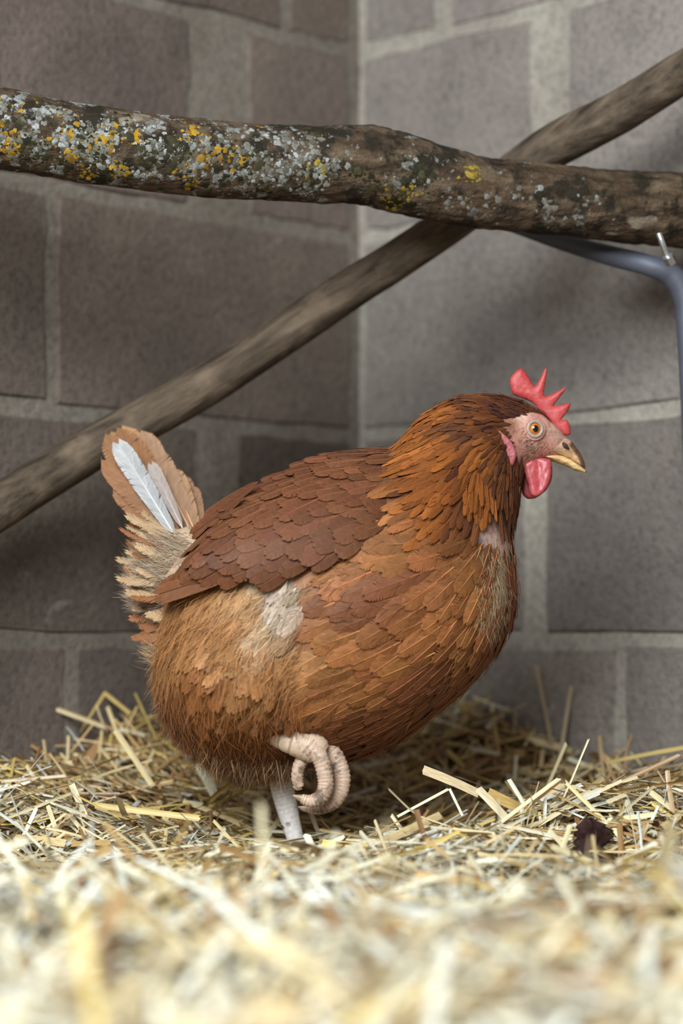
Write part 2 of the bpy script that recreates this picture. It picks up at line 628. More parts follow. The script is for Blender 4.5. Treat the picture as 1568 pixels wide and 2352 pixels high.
flakes('yellow_lichen', [(0.28, 0.150, 0.010), (0.33, 0.19, 0.018), (0.19, 0.10, 0.010)], 330, (-40, 620), 0.0014, 3, 20)
flakes('yellow_lichen', [(0.26, 0.18, 0.02), (0.22, 0.15, 0.02)], 90, (700, 1180), 0.0014, 5, 22)
flakes('grey_lichen', [(0.125, 0.118, 0.098), (0.175, 0.17, 0.155), (0.085, 0.078, 0.06), (0.27, 0.27, 0.265)], 1300, (-60, 740), 0.0013, 4, 14)
flakes('grey_lichen', [(0.13, 0.115, 0.095), (0.19, 0.18, 0.165)], 200, (650, 1350), 0.0015, 6, 10)
flakes('moss', [(0.022, 0.020, 0.010), (0.040, 0.034, 0.014)], 800, (-60, 1000), 0.0015, 8, 14)

# ------------------------------------------------------------------ thin diagonal pole
ppts = [(-300, 1372, 1.99), (-150, 1268, 2.05), (0, 1163, 2.10), (230, 1020, 2.13), (480, 880, 2.15), (760, 694, 2.155), (1010, 530, 2.15), (1250, 350, 2.135), (1420, 258, 2.11), (1570, 165, 2.085), (1700, 90, 2.065)]
prad = [52, 52, 52, 52, 50, 48, 46, 52, 50, 48, 47]
path = [P(x, y, Y) for x, y, Y in ppts]
PO0 = path[5].copy()
# local frame along the pole so the grain runs lengthwise
ax = (path[-1] - path[0]).normalized(); up = Vector((0, 1, 0)); bx = up.cross(ax).normalized(); up = ax.cross(bx)
PM = Matrix((ax, bx, up)).transposed().to_4x4(); PM.translation = PO0
inv = PM.inverted()
V, Fq, tri = tube([inv @ p for p in path], [r / F * 2.13 for r in prad], 32, 120, 1.0,
                  lambda t, a: 1 + 0.035 * noise.noise(Vector((t * 22, math.cos(a), math.sin(a)))) + 0.018 * noise.noise(Vector((t * 50, math.cos(a) * 5, math.sin(a) * 5))))
pole = obj('wooden_pole', pymesh('wooden_pole', V, list(Fq) + tri), M_POLE)
pole.matrix_world = PM
tag(pole, 'thin weathered wooden pole slanting across the corner behind the log', 'pole')

# ------------------------------------------------------------------ bent steel support under the log
root = obj('metal_support', None); root.location = P(1600, 1780, 2.10)
tag(root, 'bent grey metal bar carrying the end of the perch log', 'support')
bar = [P(1080, 492, 2.16), P(1180, 520, 2.16), P(1290, 556, 2.14), P(1400, 587, 2.12), P(1490, 610, 2.10), P(1545, 636, 2.10), P(1574, 690, 2.10), P(1582, 800, 2.10), P(1592, 1000, 2.10), P(1606, 1400, 2.10), P(1616, 1790, 2.10)]
V, Fq, tri = tube(bar, [0.004, 0.006, 0.0075, 0.009, 0.0095, 0.0105, 0.0105, 0.010, 0.010, 0.010, 0.010], 20, 120)
obj('bar', pymesh('bar', V, list(Fq) + tri), M_METAL, root)
V, Fq, tri = tube([P(1512, 536, 2.035), P(1521, 560, 2.035), P(1532, 592, 2.04)], [0.0026, 0.0026, 0.0026], 12, 24, 1.0, lambda t, a: 1 + 0.08 * math.sin(t * 60))
bolt = obj('bolt', pymesh('bolt', V, list(Fq) + tri), M_ZINC, root)
V, Fq, tri = tube([P(1533, 588, 2.036), P(1541, 604, 2.04)], [0.0052, 0.0052], 6, 4)
obj('nut', pymesh('nut', V, list(Fq) + tri, False), M_ZINC, bolt)

# ------------------------------------------------------------------ hen
Y0 = 2.0
SC = (P(785, 1480, Y0) - P(784, 1480, Y0)).x          # metres per pixel on the hen's middle plane


def H(px, py, yoff=0.0):                               # point of the hen's side elevation, moved sideways by yoff
    p = P(px, py, Y0)
    return Vector((p.x, Y0 + yoff, p.z))


def Q(px, py, yoff):                                   # point seen at the pixel, yoff from the middle plane
    return P(px, py, Y0 + yoff)


def elev(X, Z):
    """side elevation coordinates (pixels) of world x,z - inverse of H"""
    t = np.tan(np.arctan2(Z - CAM_Z, Y0) - PITCH)
    k = Y0 * math.cos(PITCH) + (Z - CAM_Z) * math.sin(PITCH)
    return 784 + F * X / k, 1176 - F * t


hen = obj('hen', None)
hen.location = H(690, 1950, 0.03)
tag(hen, 'brown hen standing on one leg in the straw with a foot curled up', 'hen')

SECT = [  # top x,y  bottom x,y  half width
    (402, 1432, 396, 1462, .012), (424, 1345, 380, 1530, .046), (448, 1285, 384, 1600, .066), (494, 1218, 420, 1685, .080), (566, 1158, 500, 1748, .092), (658, 1102, 606, 1766, .100),
    (755, 1052, 742, 1756, .105), (840, 1040, 872, 1722, .104), (893, 1036, 1000, 1636, .099), (920, 1018, 1104, 1540, .090), (942, 992, 1172, 1420, .077), (966, 966, 1178, 1310, .064),
    (998, 942, 1172, 1225, .054), (1046, 918, 1186, 1150, .045), (1104, 910, 1194, 1112, .034), (1160, 914, 1206, 1078, .0255), (1206, 930, 1232, 1064, .0205), (1244, 950, 1254, 1056, .0160),
    (1278, 980, 1274, 1050, .0110), (1298, 1004, 1294, 1040, .0060)]
NU, NV = 190, 96
S = catmull(SECT, NU)
V = []
for i in range(NU):
    tx, ty, bx_, by_, hw = S[i]
    T, B = H(tx, ty), H(bx_, by_)
    C = (T + B) / 2; A = (T - B) / 2
    for j in range(NV):
        a = 2 * math.pi * j / NV
        ca, sa = math.cos(a), math.sin(a)
        e = 0.90
        p = C + A * (math.copysign(abs(ca) ** e, ca)) + Vector((0, -1, 0)) * hw * math.copysign(abs(sa) ** e, sa)
        # lower body narrows, thigh and breast lobes bulge
        px, py = elev(p.x, p.z)
        s = 1 - 0.55 * max(0, min(1, (py - 1655) / 95)) * max(0, min(1, (760 - px) / 90))
        th = 0.026 * math.exp(-(((px - 530) / 135) ** 2 + ((py - 1570) / 105) ** 2)) * min(1, abs(sa) * 1.6)
        th -= 0.008 * math.exp(-(((px - 665) / 40) ** 2 + ((py - 1480) / 150) ** 2)) * min(1, abs(sa) * 1.6)
        brs = 0.007 * math.exp(-(((px - 900) / 190) ** 2 + ((py - 1420) / 150) ** 2)) * min(1, abs(sa) * 1.6)
        eye = 0.002 * math.exp(-(((px - 1228) / 30) ** 2 + ((py - 985) / 30) ** 2)) * (1 if abs(sa) > .3 else 0)
        yo = (p.y - Y0) * s
        p.y = Y0 + yo + math.copysign(th + brs + eye, yo) * (1 if abs(yo) > 1e-5 else 0)
        V.append(p)
Fq = grid_faces(NU, NV)
V.append(H(398, 1447)); V.append(H(1304, 1024))
c0, c1 = len(V) - 2, len(V) - 1
tri = []
for j in range(NV):
    tri.append((c0, j, (j + 1) % NV)); tri.append((c1, (NU - 1) * NV + (j + 1) % NV, (NU - 1) * NV + j))
BODY_V = np.array([list(v) for v in V]); BODY_F = np.array(Fq)
bpx, bpy_ = elev(BODY_V[:, 0], BODY_V[:, 2])


def in_poly(x, y, poly):
    x = np.asarray(x, float); y = np.asarray(y, float)
    r = np.zeros(x.shape, bool)
    n = len(poly)
    for i in range(n):
        x0, y0 = poly[i]; x1, y1 = poly[(i + 1) % n]
        if y0 == y1: continue
        c = ((y0 > y) != (y1 > y)) & (x < (x1 - x0) * (y - y0) / (y1 - y0) + x0)
        r ^= c
    return r


FACE = [(1152, 968), (1180, 962), (1210, 952), (1240, 952), (1262, 972), (1300, 975), (1340, 1010), (1310, 1062), (1260, 1075), (1205, 1078), (1172, 1066), (1150, 1010)]
face = in_poly(bpx, bpy_, FACE)
gauss = lambda cx, cy, r, ry=None: np.exp(-(((bpx - cx) / r) ** 2 + ((bpy_ - cy) / (ry or r)) ** 2))
cols = np.tile(np.array([0.13, 0.050, 0.018]), (len(BODY_V), 1))
cols[bpx > 1000] = (0.085, 0.032, 0.013)
fc = np.tile(np.array([0.46, 0.205, 0.158]), (len(BODY_V), 1))
for (cx, cy, r, c, wgt) in ((1195, 965, 22, (0.62, 0.42, 0.34), .8), (1262, 985, 20, (0.60, 0.40, 0.33), .7), (1215, 1030, 30, (0.34, 0.20, 0.155), .75), (1285, 1005, 24, (0.44, 0.27, 0.215), .9),
                            (1245, 1045, 16, (0.50, 0.19, 0.16), .8), (1270, 965, 14, (0.45, 0.14, 0.11), .8), (1168, 985, 17, (0.19, 0.085, 0.04), .9)):
    g = (gauss(cx, cy, r) * wgt)[:, None]
    fc = fc * (1 - g) + np.array(c) * g
cols[face] = fc[face]
for (cx, cy, rx, ry, c) in ((1118, 1262, 52, 34, (0.50, 0.34, 0.29)), (1088, 1262, 16, 22, (0.16, 0.12, 0.12)), (1105, 1300, 14, 22, (0.20, 0.15, 0.14)), (1125, 1365, 34, 70, (0.40, 0.28, 0.18)), (450, 1290, 60, 80, (0.5, 0.36, 0.24)), (640, 1430, 60, 70, (0.60, 0.45, 0.31))):
    g = np.clip(gauss(cx, cy, rx, ry) * 1.5, 0, 1)[:, None]
    cols = cols * (1 - g) + np.array(c) * g
me = pymesh('body', BODY_V, [tuple(f) for f in BODY_F] + tri)
set_col(me, cols)
body = obj('body', me, M_SKIN, hen)

# wings: folded shells over the flanks
WS = [  # top x,y  bottom x,y  yoff top, yoff bottom, bulge
    (905, 1095, 888, 1200, .060, .088, .004), (865, 1060, 850, 1238, .044, .102, .010), (795, 1052, 770, 1285, .040, .110, .017), (710, 1074, 670, 1326, .046, .110, .022), (610, 1122, 580, 1332, .052, .106, .021),
    (535, 1172, 505, 1326, .058, .100, .017), (465, 1252, 446, 1338, .064, .090, .011), (395, 1345, 382, 1366, .066, .074, .004)]
WT = catmull(WS, 70)
NA = 30


def wing_mesh(sgn):
    V = []
    for i in range(70):
        tx, ty, bx_, by_, yt, yb, bl = WT[i]
        ring = []
        for k in range(NA):
            a = k / (NA - 1)
            ring.append(H(tx + (bx_ - tx) * a, ty + (by_ - ty) * a, -sgn * (yt + (yb - yt) * a + bl * 4 * a * (1 - a))))
        for k in range(NA):
            a = 1 - k / (NA - 1)
            ring.append(H(tx + (bx_ - tx) * a, ty + (by_ - ty) * a, -sgn * (yt + (yb - yt) * a + bl * 4 * a * (1 - a) - 0.010 * math.sin(math.pi * a) - .001)))
        V += ring
    return np.array([list(v) for v in V]), grid_faces(70, 2 * NA)


wings = []
WING_OUT = []
for sgn in (1, -1):
    WV, WF = wing_mesh(sgn)
    me = pymesh('wing', WV, WF); set_col(me, np.tile(np.array([0.14, 0.055, 0.022]), (len(WV), 1)))
    w = obj('wing', me, M_SKIN, hen)
    wings.append(w)
    WING_OUT.append((WV, np.array([f for f in WF if max((f[0] % (2 * NA)), (f[1] % (2 * NA))) < NA])))
    w['label'] = 'folded brown wing of layered feathers'


# ---- feather templates (unit length along x, half width 1 along y)
def feather_template(r, nst=13, round_=0.62, fray=0.35, bend=0.06, arch=0.10, sweep=0.16, jitter=0.0, shaft=1.75, base_pale=0.0, split=0.12, curl=0.0):
    V, Fq, C, UV = [], [], [], []

    def prof(t):
        t = np.clip(t, 0, 1)
        a = np.clip(t / round_, 0, 1)
        b = np.clip((t - round_) / (1 - round_), 0, 1)
        return (0.30 + 0.70 * np.sin(a * math.pi / 2)) * np.sqrt(np.clip(1 - b ** 2.1, 0, 1)) + 0.03

    def put(x, y, dz=0.0):
        z = -bend * x * x - arch * (abs(y) ** 1.8) * 0.16 + dz + curl * max(0, x - 0.45) ** 2
        return (x, y, z)

    for side in (-1, 1):
        off = 0.0
        for i in range(nst):
            t0, t1 = i / nst * 0.93, (i + 1) / nst * 0.93
            cut = r.random() < split * (0.4 + 1.2 * t0)
            off = r.uniform(-0.02, 0.01) * (1 + 2 * jitter) if cut else off * 0.6
            sw = sweep * (1 - 0.4 * t0)
            tc = (t0 + t1) / 2
            te = min(0.97, tc + sweep * (1 - tc) * 1.1 + off)
            w = prof(te) * (1 + r.uniform(-1, 1) * (0.012 + 0.30 * jitter))
            g = 0.75 if cut else fray * r.uniform(0.4, 1.3)
            hw_ = (t1 - t0) / 2 * max(0.12, 1 - g)
            tm = (tc + te) / 2
            hm = (t1 - t0) / 2 * 1.06
            zj = r.normal(0, 0.001 + 0.02 * jitter)
            b = len(V)
            V += [put(t0, 0.0), put(t1, 0.0), put(tm - hm, side * w * 0.55, zj * .5), put(tm + hm, side * w * 0.55, zj * .5 + .002), put(te - hw_, side * w, zj), put(te + hw_, side * w, zj + .002)]
            if i == nst - 1:
                V[b + 3] = put(0.975, side * w * 0.42, zj * .5); V[b + 5] = put(1.0, side * w * 0.22, zj)
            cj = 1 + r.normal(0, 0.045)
            pale = (0.74 + 0.34 * t0) + base_pale * (1 - t0) ** 2  # pigment darkened towards the covered base, standing in for shade under overlapping feathers
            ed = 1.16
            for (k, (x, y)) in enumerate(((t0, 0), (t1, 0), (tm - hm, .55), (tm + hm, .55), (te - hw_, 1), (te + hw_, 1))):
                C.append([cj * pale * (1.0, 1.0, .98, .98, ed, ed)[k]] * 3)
                UV.append((side * y * 1.0, x))
            fq = [(b, b + 1, b + 3, b + 2), (b + 2, b + 3, b + 5, b + 4)]
            if side > 0: fq = [f[::-1] for f in fq]
            Fq += [f[::-1] for f in fq]
    ns = 6
    b = len(V)
    for i in range(ns + 1):
        t = i / ns * 0.92
        hw_ = 0.055 * (1 - 0.75 * t)
        for y, dz in ((-hw_, .001), (0, .010), (hw_, .001)):
            V.append(put(t, y, dz)); C.append([shaft * (1 - 0.35 * t), shaft * (1 - 0.33 * t), shaft * (1 - 0.30 * t)]); UV.append((0.0, 0.02))
    for i in range(ns):
        q = b + i * 3
        Fq += [(q, q + 3, q + 4, q + 1), (q + 1, q + 4, q + 5, q + 2)]
    return np.array(V, float), np.array(Fq), np.array(C, float), np.array(UV, float)


tr = np.random.default_rng(11)
TPL = {
    'contour': [feather_template(tr, 24, 0.55, 0.34, 0.10, 0.14, 0.20, 0.05, 2.3, 0.0, 0.10) for _ in range(8)],
    'wing': [feather_template(tr, 20, 0.66, 0.10, 0.06, 0.10, 0.16, 0.008, 1.9, 0, 0.06) for _ in range(8)],
    'hackle': [feather_template(tr, 11, 0.40, 0.30, 0.08, 0.15, 0.28, 0.05, 2.1, 0.0, 0.1) for _ in range(6)],
    'fluff': [feather_template(tr, 30, 0.50, 0.72, 0.12, 0.14, 0.32, 0.07, 1.8, 0.10, 0.10) for _ in range(8)],
    'flight': [feather_template(tr, 40, 0.84, 0.05, 0.03, 0.10, 0.10, 0.005, 1.6, 0, 0.05) for _ in range(4)],
    'tail': [feather_template(tr, 44, 0.78, 0.25, 0.02, 0.14, 0.12, 0.03, 2.7, 0.1, 0.13) for _ in range(4)],
    'wisp': [feather_template(tr, 26, 0.45, 0.82, 0.02, 0.2, 0.30, 0.45, 1.3, 0.1, 0.2, 0.5) for _ in range(6)],
}
TPL_ME = {}


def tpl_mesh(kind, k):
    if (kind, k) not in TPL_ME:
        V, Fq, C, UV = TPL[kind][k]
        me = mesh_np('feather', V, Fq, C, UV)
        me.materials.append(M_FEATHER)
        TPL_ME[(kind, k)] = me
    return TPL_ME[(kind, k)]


class Acc:
    def __init__(s): s.V, s.F, s.C, s.U, s.n = [], [], [], [], 0
    def add(s, V, Fq, C, U):
        s.V.append(V); s.F.append(Fq + s.n); s.C.append(C); s.U.append(U); s.n += len(V)
    def mesh(s, name): return mesh_np(name, np.concatenate(s.V), np.concatenate(s.F), np.concatenate(s.C), np.concatenate(s.U))


def frame(d, n):
    d = np.asarray(d, float); n = np.asarray(n, float)
    d = d / np.linalg.norm(d)
    n = n - d * np.dot(n, d); n = n / np.linalg.norm(n)
    return np.stack([d, np.cross(n, d), n], 1)          # columns


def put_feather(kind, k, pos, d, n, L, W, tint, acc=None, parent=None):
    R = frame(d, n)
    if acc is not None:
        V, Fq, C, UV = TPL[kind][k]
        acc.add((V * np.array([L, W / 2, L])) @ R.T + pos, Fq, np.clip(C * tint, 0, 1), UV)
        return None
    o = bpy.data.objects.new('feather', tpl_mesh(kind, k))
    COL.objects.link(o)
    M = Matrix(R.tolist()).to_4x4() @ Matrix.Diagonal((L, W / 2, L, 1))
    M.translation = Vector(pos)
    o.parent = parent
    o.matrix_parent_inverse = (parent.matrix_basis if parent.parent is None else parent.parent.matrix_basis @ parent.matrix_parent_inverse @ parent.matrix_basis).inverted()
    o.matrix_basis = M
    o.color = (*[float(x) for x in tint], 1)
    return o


# ---- plumage map: px, py, direction (deg, 0 = right, 90 = up), length, width, colour, template
DK = (0.070, 0.021, 0.007)      # dark crown
HO = (0.215, 0.064, 0.012)      # orange hackle
HD = (0.105, 0.033, 0.010)      # dark hackle
WG = (0.132, 0.047, 0.021)      # wing
BR = (0.250, 0.094, 0.031)      # breast
BD = (0.150, 0.050, 0.019)      # darker breast
TH = (0.335, 0.150, 0.055)      # thigh
TD = (0.195, 0.075, 0.030)
CR = (0.440, 0.285, 0.160)      # cream
WH = (0.480, 0.375, 0.285)
BF = (0.170, 0.078, 0.036)      # belly fluff
PLUM = [
    (1200, 935, 172, 24, 8, DK, 'hackle'), (1150, 930, 178, 30, 9, DK, 'hackle'), (1240, 950, 160, 18, 7, DK, 'hackle'), (1080, 925, 186, 46, 11, HD, 'hackle'), (1010, 955, 208, 58, 13, HO, 'hackle'), (945, 1010, 222, 64, 15, HO, 'hackle'),
    (1060, 1000, 208, 60, 13, HD, 'hackle'), (1000, 1060, 222, 70, 15, HO, 'hackle'), (930, 1080, 214, 74, 17, HO, 'hackle'), (1090, 1060, 226, 62, 14, HO, 'hackle'), (1130, 1010, 205, 40, 11, HD, 'hackle'), (1145, 1110, 244, 56, 14, HD, 'hackle'),
    (1180, 1110, 258, 46, 13, DK, 'hackle'), (1010, 1150, 234, 80, 19, HO, 'hackle'), (1090, 1160, 250, 76, 18, HO, 'hackle'), (1160, 1180, 258, 70, 18, HD, 'hackle'), (940, 1160, 218, 82, 19, HO, 'hackle'), (900, 1190, 212, 84, 24, BR, 'hackle'),
    (1040, 1215, 240, 78, 20, HD, 'hackle'), (980, 1220, 224, 80, 22, HO, 'hackle'), (1175, 1235, 262, 70, 24, BD, 'contour'),
    (870, 1040, 200, 80, 26, WG, 'contour'), (800, 1045, 200, 85, 34, WG, 'wing'), (700, 1065, 207, 85, 36, WG, 'wing'), (560, 1145, 218, 90, 34, WG, 'wing'),
    (860, 1100, 207, 70, 30, WG, 'wing'), (860, 1200, 205, 72, 32, WG, 'wing'), (760, 1150, 212, 78, 36, WG, 'wing'), (760, 1270, 208, 84, 38, WG, 'wing'), (660, 1200, 215, 86, 38, WG, 'wing'), (650, 1310, 210, 92, 40, WG, 'wing'), (540, 1220, 222, 92, 36, WG, 'wing'), (520, 1310, 208, 96, 36, WG, 'wing'), (430, 1330, 208, 90, 30, WG, 'wing'),
    (900, 1270, 196, 125, 46, BR, 'contour'), (800, 1330, 200, 135, 50, BR, 'contour'), (1010, 1280, 196, 120, 50, BR, 'contour'), (1070, 1330, 222, 120, 46, BR, 'contour'), (900, 1360, 201, 135, 52, BD, 'contour'), (790, 1395, 203, 130, 50, BD, 'contour'), (720, 1420, 203, 110, 46, BR, 'contour'), (980, 1400, 210, 125, 50, BR, 'contour'),
    (1110, 1400, 238, 115, 42, BR, 'contour'), (1165, 1330, 262, 90, 32, BD, 'contour'), (1160, 1430, 246, 95, 36, BD, 'contour'), (1060, 1480, 224, 110, 44, BR, 'contour'), (930, 1480, 206, 120, 48, BR, 'contour'), (780, 1480, 198, 125, 50, BR, 'contour'), (700, 1540, 205, 100, 46, TH, 'contour'),
    (1100, 1530, 226, 80, 34, BD, 'contour'), (980, 1560, 212, 82, 36, BD, 'contour'), (860, 1560, 204, 95, 40, BR, 'contour'), (740, 1620, 204, 95, 40, BR, 'fluff'), (980, 1640, 208, 75, 30, BD, 'contour'), (860, 1660, 202, 75, 32, BD, 'contour'), (780, 1715, 200, 66, 28, BD, 'contour'), (900, 1710, 203, 66, 28, BD, 'contour'),
    (400, 1420, 232, 80, 36, TH, 'fluff'), (480, 1390, 232, 85, 38, TH, 'fluff'), (570, 1400, 232, 80, 36, (0.40, 0.21, 0.09), 'fluff'), (660, 1400, 230, 75, 34, WH, 'fluff'), (620, 1470, 232, 80, 36, CR, 'fluff'), (540, 1470, 238, 90, 40, TH, 'fluff'), (440, 1480, 240, 90, 40, TH, 'fluff'), (640, 1540, 248, 90, 38, TH, 'fluff'),
    (370, 1530, 250, 85, 34, TH, 'fluff'), (480, 1570, 250, 92, 42, BR, 'fluff'), (580, 1580, 255, 92, 42, TH, 'fluff'), (390, 1630, 268, 85, 34, TD, 'fluff'), (480, 1660, 268, 85, 36, BR, 'fluff'), (580, 1665, 275, 80, 34, BR, 'fluff'), (660, 1640, 285, 70, 30, BR, 'fluff'),
    (430, 1730, 268, 70, 30, BF, 'fluff'), (540, 1750, 265, 66, 30, BF, 'fluff'), (640, 1750, 262, 60, 28, BF, 'fluff'), (700, 1730, 230, 60, 28, BD, 'fluff'),
]
PM_xy = np.array([p[:2] for p in PLUM], float)
PM_ang = np.radians([p[2] for p in PLUM])
KL = {'contour': (1.2, 1.02), 'wing': (1.15, 1.06), 'hackle': (1.18, 0.92), 'fluff': (1.2, 1.0)}
PM_L = np.array([p[3] * KL[p[6]][0] for p in PLUM], float); PM_W = np.array([p[4] * KL[p[6]][1] for p in PLUM], float)
PM_WING = np.array([p[6] == 'wing' for p in PLUM])
PM_C = np.array([p[5] for p in PLUM]); PM_K = [p[6] for p in PLUM]


def plum_fields(px, py, wing=None):
    d2 = (PM_xy[None, :, 0] - px[:, None]) ** 2 + (PM_xy[None, :, 1] - py[:, None]) ** 2 + 60.0
    if wing is not None: d2 = np.where(wing[:, None] == PM_WING[None, :], d2, 1e9)
    w = d2 ** -1.7; w /= w.sum(1)[:, None]
    ang = np.arctan2(w @ np.sin(PM_ang), w @ np.cos(PM_ang))
    w2 = d2 ** -2.6; w2 /= w2.sum(1)[:, None]
    k = (w2.cumsum(1) > rng.random(len(px))[:, None]).argmax(1)
    kk = np.where(rng.random(len(px)) < .75, w2.argmax(1), k)
    return ang, w @ PM_L, w @ PM_W, (w2 @ PM_C) * 0.8 + PM_C[k] * 0.2, kk


def sample_surface(V, Fq, n, r):
    a, b, c, d = (V[Fq[:, i]] for i in range(4))
    cr = np.cross(c - a, d - b) / 2
    ar = np.linalg.norm(cr, axis=1)
    f = r.choice(len(Fq), n, p=ar / ar.sum())
    u, v = r.random((2, n))
    p = (a[f] * ((1 - u) * (1 - v))[:, None] + b[f] * (u * (1 - v))[:, None] + c[f] * (u * v)[:, None] + d[f] * ((1 - u) * v)[:, None])
    return p, cr[f] / np.maximum(ar[f], 1e-12)[:, None]


WINGPOLY = [(w[0], w[1]) for w in WS] + [(w[2], w[3]) for w in WS[::-1]]
cands = []
p, n = sample_surface(BODY_V, BODY_F, 60000, rng)
ctr = np.array([(P(S[i][0], S[i][1], Y0) + P(S[i][2], S[i][3], Y0)) / 2 for i in range(NU)])
bvh_body = BVHTree.FromPolygons([Vector(v) for v in BODY_V], [tuple(f) for f in BODY_F])


def orient(p, n):
    ref = ctr[np.argmin(((ctr - p) ** 2).sum(1))]
    return n if np.dot(n, p - ref) > 0 else -n


px, py = elev(p[:, 0], p[:, 2])
ok = ~in_poly(px, py, FACE) & (px < 1262)
inset = in_poly(px, py, [(860, 1060), (720, 1085), (560, 1165), (450, 1275), (430, 1330), (560, 1325), (680, 1320), (800, 1270), (860, 1220)]) & (np.abs(p[:, 1] - Y0) > 0.045)
ok &= ~inset
ok &= ~((((px - 1118) / 48) ** 2 + ((py - 1262) / 34) ** 2 < 1) & (p[:, 1] < Y0))
ok &= ~((((px - 1122) / 38) ** 2 + ((py - 1360) / 80) ** 2 < 1) & (p[:, 1] < Y0) & (rng.random(len(px)) < .97))
for i in np.nonzero(ok)[0]:
    cands.append((p[i], n[i], px[i], py[i], 0))
for wi in (0, 1):
    p, n = sample_surface(*WING_OUT[wi], 9000, rng)
    px, py = elev(p[:, 0], p[:, 2])
    for i in range(len(p)):
        nn = n[i] if n[i][1] * (-1 if wi == 0 else 1) > 0 else -n[i]
        if px[i] > 395 and not (px[i] < 475 and py[i] > 1255): cands.append((p[i], nn, px[i], py[i], 1 + wi))
order = rng.permutation(len(cands))
f_ang, f_L, f_W, f_C, f_K = plum_fields(np.array([c[2] for c in cands]), np.array([c[3] for c in cands]), np.array([c[4] > 0 or (c[2] < 900 and c[3] < 1180 and c[2] < 1980 - c[3]) for c in cands]))
acc_pos = np.zeros((20000, 3)); acc_r = np.zeros(20000); na = 0
placed = []
for ci in order:
    p, n, px, py, src = cands[ci]
    L, W, kind = f_L[ci], f_W[ci], PM_K[f_K[ci]]
    ra, sa_ = {'contour': (0.50, 0.42), 'wing': (0.60, 0.62), 'hackle': (0.62, 0.38), 'fluff': (0.46, 0.50)}[kind]
    rad_ = ra * W * SC
    if na:
        an = f_ang[ci]
        t = np.array([math.cos(an), 0, math.sin(an)]); t -= n * np.dot(n, t); t /= max(1e-6, np.linalg.norm(t))
        dl_ = acc_pos[:na] - p
        al = dl_ @ t
        d2 = (dl_ ** 2).sum(1) - al ** 2 * (1 - sa_ ** 2)
        if (d2 < (0.5 * (acc_r[:na] + rad_)) ** 2).any(): continue
    acc_pos[na] = p; acc_r[na] = rad_; na += 1
    placed.append((p, n if src else orient(p, n), px, py, src, f_ang[ci], L, W, f_C[ci], kind))

# the largest 270 on the near side become feathers of their own
near = [i for i, q in enumerate(placed) if q[1][1] < -0.15 and q[9] in ('contour', 'wing', 'fluff')]
near.sort(key=lambda i: -placed[i][6] * placed[i][7])
single = set(near[:262])
acc_pl = Acc()
for i, (p, n, px, py, src, ang, L, W, c, kind) in enumerate(placed):
    ang += rng.normal(0, 0.10 if kind != 'fluff' else 0.2)
    d = np.array([math.cos(ang), 0, math.sin(ang)])
    t = d - n * np.dot(d, n)
    if np.linalg.norm(t) < 0.25: t = t + np.array([-0.2, 0, -0.6]) - n * np.dot(n, [-0.2, 0, -0.6])
    t /= np.linalg.norm(t)
    tipx, tipy = px + math.cos(ang) * L * .5, py - math.sin(ang) * L * .5
    if p[1] < Y0 and (((tipx - 1120) / 46) ** 2 + ((tipy - 1264) / 36) ** 2 < 1 or ((tipx - 1124) / 34) ** 2 + ((tipy - 1350) / 70) ** 2 < 1) and rng.random() < .85: continue
    tilt = {'contour': 0.13, 'wing': 0.125, 'hackle': 0.14 + (0.07 if py > 1130 else 0), 'fluff': 0.15}[kind] + rng.uniform(-0.02, 0.035)
    L *= SC * rng.uniform(0.85, 1.15); W *= SC * rng.uniform(0.9, 1.15)
    dd = t * math.cos(tilt) + n * math.sin(tilt)
    pos = p - t * L * 0.45 + n * (0.0006 + rng.uniform(0, 0.0016)) - n * L * 0.45 * math.sin(tilt) * 0.55
    v = rng.normal(1, {'contour': 0.14, 'wing': 0.12, 'hackle': 0.26, 'fluff': 0.14}[kind])
    tint = np.clip(c * v * np.array([1, rng.normal(1, 0.03), rng.normal(1, 0.04)]), 0.01, 0.9)
    k = int(rng.integers(len(TPL[kind])))
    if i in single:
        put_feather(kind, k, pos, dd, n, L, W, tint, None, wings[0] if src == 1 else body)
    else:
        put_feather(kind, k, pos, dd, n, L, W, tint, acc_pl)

# long wing quills toward the tip
QU = [(640, 1180, 415, 1300, 40, WG, .070), (620, 1215, 395, 1322, 40, (0.27, 0.17, 0.115), .078), (640, 1245, 384, 1338, 46, (0.34, 0.235, 0.165), .084), (640, 1262, 372, 1356, 44, (0.135, 0.048, 0.019), .090), (650, 1290, 358, 1374, 46, (0.150, 0.054, 0.020), .097),
      (600, 1120, 470, 1200, 34, WG, .060), (570, 1150, 440, 1240, 36, WG, .066)]
for sgn in (1, -1):
    for qi, (x0, y0, x1, y1, wd, c, yo) in enumerate(QU):
        a = np.array(H(x0, y0, -sgn * (yo + 0.016))); b = np.array(H(x1, y1, -sgn * (yo - 0.012)))
        n = np.array([-0.12, -sgn, 0.35])
        put_feather('flight', qi % 4, a, b - a, n, np.linalg.norm(b - a), wd * SC, np.array(c), None if sgn > 0 else acc_pl, wings[0] if sgn > 0 else None)

